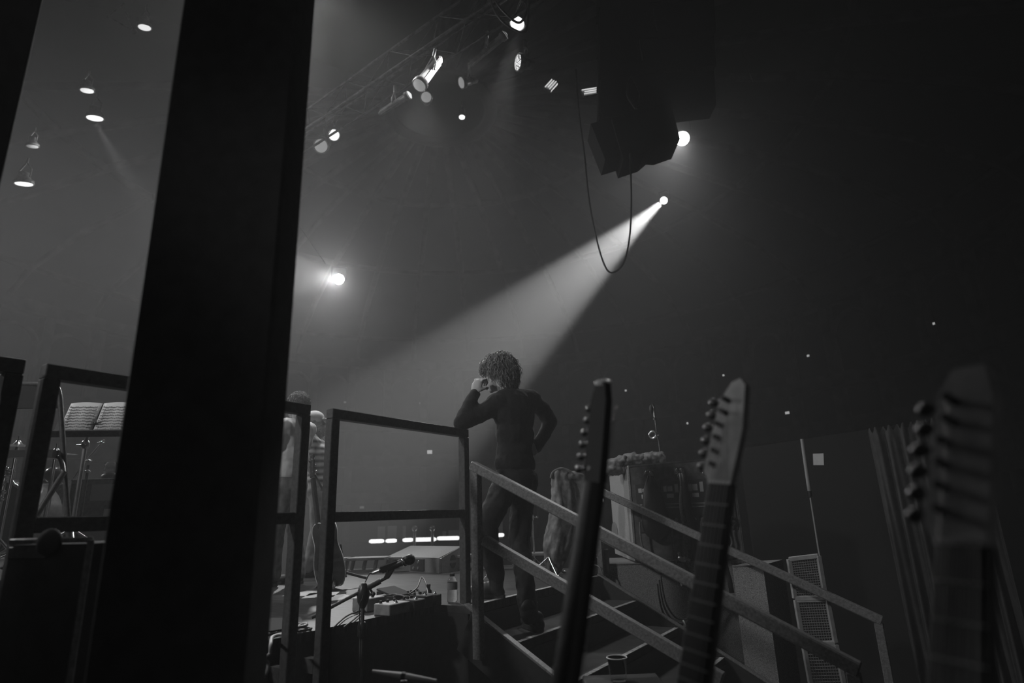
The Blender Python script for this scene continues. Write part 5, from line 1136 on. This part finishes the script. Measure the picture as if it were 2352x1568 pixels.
def page(s0, s1, k):
    g = []
    for i in range(9):
        q = i / 8; s_ = s0 + (s1 - s0) * q; lift = .012 * math.sin(math.pi * (q if k else 1 - q)) + .002
        g.append([bl + rb * (s_ + .06 * r_ * 0) + ub * (.04 + .96 * r_) + nrm * (lift + .003) for r_ in (0, .5, 1)])
    return g
for k, (s0, s1) in enumerate(((.08, .49), (.51, .94))):
    w = MB(); w.sheet(page(s0, s1, k)); pg = part('page', w, K['paper'], t, solid=.002)
    w = MB()
    for j in range(9):                              # staves, each with a wobbling row of notes
        y = .12 + .088 * j
        for l_ in range(3):
            a = bl + rb * (s0 + .03) + ub * (y + .008 * l_) + nrm * .0175; b = bl + rb * (s1 - .03) + ub * (y + .008 * l_) + nrm * .0175; w.bar(a, b, .0012, .0007, 0, up=tuple(nrm))
        for n_ in range(16):
            c = bl + rb * (s0 + .035 + (s1 - s0 - .07) * n_ / 15) + ub * (y + .008 + .012 * math.sin(n_ * 1.7 + j)) + nrm * .018; w.obox(c, rb.normalized() * .0035, ub.normalized() * .004, nrm * .0006)
    part('printed_music', w, K['print'], pg)
# folding chair / stool frame
dc = 2.95
def c3(u, v, o=0.0): return at(u, v, dc + o)
fz = RS + .002
t = thing('folding_chair', 'black tubular folding chair seen from the side behind the left rail', 'chair', tuple(Vector((c3(130, 1190).x, c3(130, 1190).y, RS))))
def to_floor(p, q): s_ = (p.z - fz - .012) / max(.01, p.z - q.z); return p + (q - p) * s_
bk1 = [c3(-40, 881, .1), c3(60, 882, .05), c3(118, 883), c3(132, 892), c3(138, 915), c3(150, 1060)]; e1_ = to_floor(c3(138, 915), c3(156, 1190))
w = MB(); w.tube(curve_pts(bk1[:5], 4) + [e1_], .0125, 10); part('back_frame', w, K['steel'], t)
w = MB(); w.prism([c3(-40, 884, .1), c3(128, 886, .0), c3(128, 936, .0), c3(-40, 938, .1)], FWD * .02); part('backrest', w, K['rubber'], t)
w = MB(); e2_ = to_floor(c3(147, 1084, -.02), c3(80, 1190, -.15)); w.tube([c3(147, 1084, -.02), e2_], .0125, 10); part('leg', w, K['steel'], t)
w = MB(); w.tube([c3(0, 1046, .08), c3(120, 1047), c3(138, 1052, -.01), c3(144, 1068, -.02), c3(146, 1086, -.02)], .011, 10); part('seat_frame', w, K['alu'], t)
w = MB(); w.prism([c3(-40, 1034, -.05), c3(122, 1032, -.1), c3(150, 1036, .1), c3(-30, 1036, .25)], UP * -.035); part('seat', w, K['rubber'], t)
# cymbals and drum hardware
def cymbal(u, v, d, r, tilt, label, name='cymbal', stand=True):
    c = at(u, v, d); ax = (UP + Vector(tilt)).normalized(); t = thing(name, label, 'cymbal', (c.x, c.y, RS if stand else c.z), 'cymbals of the drum kit')
    w = MB(); w.lathe(c, ax, [(r, 0), (r * .8, .006), (r * .3, .016), (r * .16, .022), (r * .1, .04), (.004, .044), (.004, .040), (r * .12, .034), (r * .3, .012), (r * .8, .002)], 40); part('plate', w, K['cymbal'], t)
    if stand:
        w = MB(); w.cyl(Vector((c.x, c.y, RS + .02)), c, .010, n=10); w.cyl(c, c + ax * .07, .005, n=8); part('stem', w, K['chrome'], t)
        for k in range(3): a = R(120 * k + 10); o_ = Vector((math.cos(a), math.sin(a), 0)); w = MB(); w.tube([Vector((c.x, c.y, RS + .12)), Vector((c.x, c.y, RS + .01)) + o_ * .2], .008, 6); part('leg', w, K['chrome'], t)
cymbal(40, 1026, 3.9, .11, RT * .05 - FWD * .08, 'upper hi-hat cymbal at the far left, above the chair seat')
cymbal(128, 1045, 3.7, .115, RT * .02 - FWD * .1, 'cymbal behind the chair tube, right end catching light')
dk = 4.0; kc = at(8, 1120, dk)
t = thing('drum_hardware', 'cluster of chrome clamps and tubes on an upright drum stand at the far left edge', 'drum stand', tuple(Vector((kc.x, kc.y, RS))))
w = MB(); w.cyl(Vector((kc.x, kc.y, RS)), at(16, 1070, dk), .014, n=10); part('tube', w, K['chrome'], t)
for (u, v) in ((16, 1078), (10, 1092), (4, 1110), (6, 1130), (2, 1146), (20, 1086)):
    w = MB(); q = at(u, v, dk - .02); w.ell(q, RT * .022, FWD * .018, UP * .016, 10, 8); w.cyl(q, q + RT * .04 + UP * .01, .006, n=8); part('clamp', w, K['chrome'], t)
w = MB(); w.tube([at(20, 1090, dk), at(34, 1112, dk)], .004, 6); part('rod', w, K['chrome'], t)
bd = at(-8, 1120, 4.5); t = thing('bass_drum', 'wide dark drum at the far left behind the chrome hardware', 'drum', tuple(Vector((bd.x, bd.y, RS))))
cx_ = Vector((bd.x, bd.y, RS + .27)); w = MB(); w.cyl(cx_ - RT * .0 + FWD * .0, cx_ + FWD * .35, .26, n=40); part('shell', w, K['drumshell'], t)
w = MB(); w.ring(cx_, FWD, .262, .012, 44, 8); part('hoop', w, K['chrome'], t)
w = MB(); w.cyl(cx_ - FWD * .004, cx_ - FWD * .001, .25, n=40); part('head', w, K['drumtint'], t)
w = MB(); w.tube([cx_ - RT * .2 - UP * .15, cx_ - RT * .24 - UP * .255], .012, 8); w.tube([cx_ + RT * .2 - UP * .15, cx_ + RT * .24 - UP * .255], .012, 8); part('spur', w, K['chrome'], t)
q = at(125, 1090, 4.2); t = thing('drum_stool', 'small round drum standing on a thin stem behind the folding chair', 'drum', tuple(Vector((q.x, q.y, RS))))
w = MB(); w.ell(q, RT * .062, FWD * .062, UP * .058, 26, 16); part('shell', w, K['drumball'], t)
w = MB(); w.cyl(Vector((q.x, q.y, RS)), q - UP * .05, .008, n=8); w.cyl(q - UP * .062, q - UP * .055, .07, n=20); part('stem', w, K['chrome'], t)
# amplifiers on the riser
def amp(u0_, u1_, v0, d, dpt, label, det):
    a, b = at(u0_, v0, d), at(u1_, v0 - (u1_ - u0_) * .045, d); b.z = a.z; n_ = (b - a).cross(UP).normalized(); n_ = n_ if n_.dot(FWD) > 0 else -n_; hh = a.z - RS - .002; rx = (b - a)
    t = thing('amplifier', label, 'amplifier', tuple((a + b) / 2 - UP * hh)); g = lambda s_, z, o=0: a + rx * s_ - UP * (hh * (1 - z)) - n_ * o
    w = MB(); w.prism([g(0, 0), g(1, 0), g(1, 1), g(0, 1)], n_ * dpt); part('cabinet', w, K['amp'], t)
    for (nm, s0, s1, z0, z1, m_) in det: w = MB(); w.prism([g(s0, z0, .001), g(s1, z0, .001), g(s1, z1, .001), g(s0, z1, .001)], -n_ * .006); part(nm, w, K[m_], t)
    w = MB(); w.bar(g(0, 1, .004), g(1, 1, .004), .012, .012); part('top_edge', w, K['worn'], t)
    for s_ in (.06, .94): w = MB(); w.lathe(g(s_, .86, .0), -n_, [(.006, 0), (.005, .006)], 8); part('screw', w, K['alu'], t)
    return t, g, n_
t1, g1a, n1 = amp(165, 330, 1103, 4.6, .25, 'large dark amplifier with pale panels right of the music stand pole', [('control_panel', .30, .92, .70, .93, 'amppanel'), ('label', .52, .68, .42, .58, 'label'), ('grille_panel', .20, .92, .06, .30, 'amppanel'), ('vent', .02, .12, .1, .95, 'rackfront')])
amp(-10, 153, 1106, 4.9, .25, 'wide amplifier with small white labels behind the folding chair', [('control_panel', .42, .86, .66, .95, 'amppanel'), ('label', .56, .66, .46, .6, 'label'), ('socket_panel', .5, .96, .10, .36, 'amppanel'), ('vent', .80, .9, .40, .62, 'rackfront'), ('label', .1, .22, .2, .3, 'label')])
q = at(250, 1101, 4.75); q.z = g1a(0, 1).z
t = thing('black_pouch', 'rounded black pouch on top of the large amplifier', 'pouch', tuple(q)); w = MB(); w.ell(q + UP * .03, RT * .06, FWD * .05, UP * .034); part('body', w, K['bag'], t)
w = MB(); gq = q + UP * .062; w.lathe(gq, UP, [(.04, 0), (.042, .005), (.043, .075), (.04, .075), (.038, .008)], 24); solo('glass', 'small glass standing on the black pouch beside the column', 'glass', w, K['pvc'], tuple(gq))
# boom stand behind the score
q = at(203, 1075, 4.1); t = thing('boom_stand', 'thin boom stand with chrome clutches behind the music stand pole', 'microphone stand', tuple(Vector((q.x, q.y, RS))))
w = MB(); w.cyl(Vector((q.x, q.y, RS + .01)), at(203, 1068, 4.1), .009, n=10); part('pole', w, K['steel'], t)
w = MB(); w.tube([at(170, 1098, 4.1), at(192, 1065, 4.1), at(240, 1010, 4.1)], .006, 8); part('boom', w, K['chrome'], t)
for (u, v) in ((200, 1082), (203, 1058), (232, 1016)): w = MB(); c = at(u, v, 4.08); w.ell(c, RT * .014, FWD * .014, UP * .012, 10, 8); w.cyl(c - RT * .022, c + RT * .022, .005, n=8); part('clutch', w, K['chrome'], t)
w = MB(); w.lathe(Vector((q.x, q.y, RS)), UP, [(.11, 0), (.11, .012), (.02, .022)], 24); part('base', w, K['steel'], t)
# effects on the riser edge
for i, (u, v, lab) in enumerate([(205, 1176, 'small chrome-edged pedal under the large amplifier, left one'), (232, 1174, 'small chrome-edged pedal under the large amplifier, right one')]):
    c = onz(u, v + 22, RS) if False else at(u, v, 4.35); c.z = RS; w = MB(); w.obox(c + UP * .026, RT * .04, FWD * .05, UP * .022, .004); solo('riser_pedal', lab, 'effects pedal', w, K['alu'], tuple(c))
# road case in front of the left rail
za = at(26, 1240, 1.75).z; P1, P2 = at(26, 1243, 1.75), at(212, 1219, 1.62); P2.z = P1.z
t = thing('road_case', 'dark road case with a worn metal top edge below the left rail', 'case', (P1.x, P1.y, 0)); dd = (P2 - P1); pn = dd.cross(UP).normalized(); pn = pn if pn.dot(FWD) > 0 else -pn
w = MB(); w.prism([Vector((P1.x, P1.y, .02)), Vector((P2.x, P2.y, .02)), P2 - UP * .01, P1 - UP * .01], pn * .26); part('case_body', w, K['dark'], t)
w = MB(); w.bar(P1, P2, .014, .014); part('top_edging', w, K['worn'], t)
w = MB(); w.bar(Vector((P2.x, P2.y, .02)), P2, .014, .014, up=(0, 1, 0)); part('corner_edging', w, K['worn'], t)
w = MB(); c = P1.lerp(P2, .55) + pn * -.01 - UP * .004; w.ell(c, dd.normalized() * .045, pn * .02, UP * .035); part('latch', w, K['rubber'], t)
w = MB(); c = P1.lerp(P2, .5); w.bar(P1.lerp(P2, .02) - UP * .03 - pn * .004, P1.lerp(P2, .5) - UP * .03 - pn * .004, .006, .03); part('lid_seam', w, K['steel'], t)
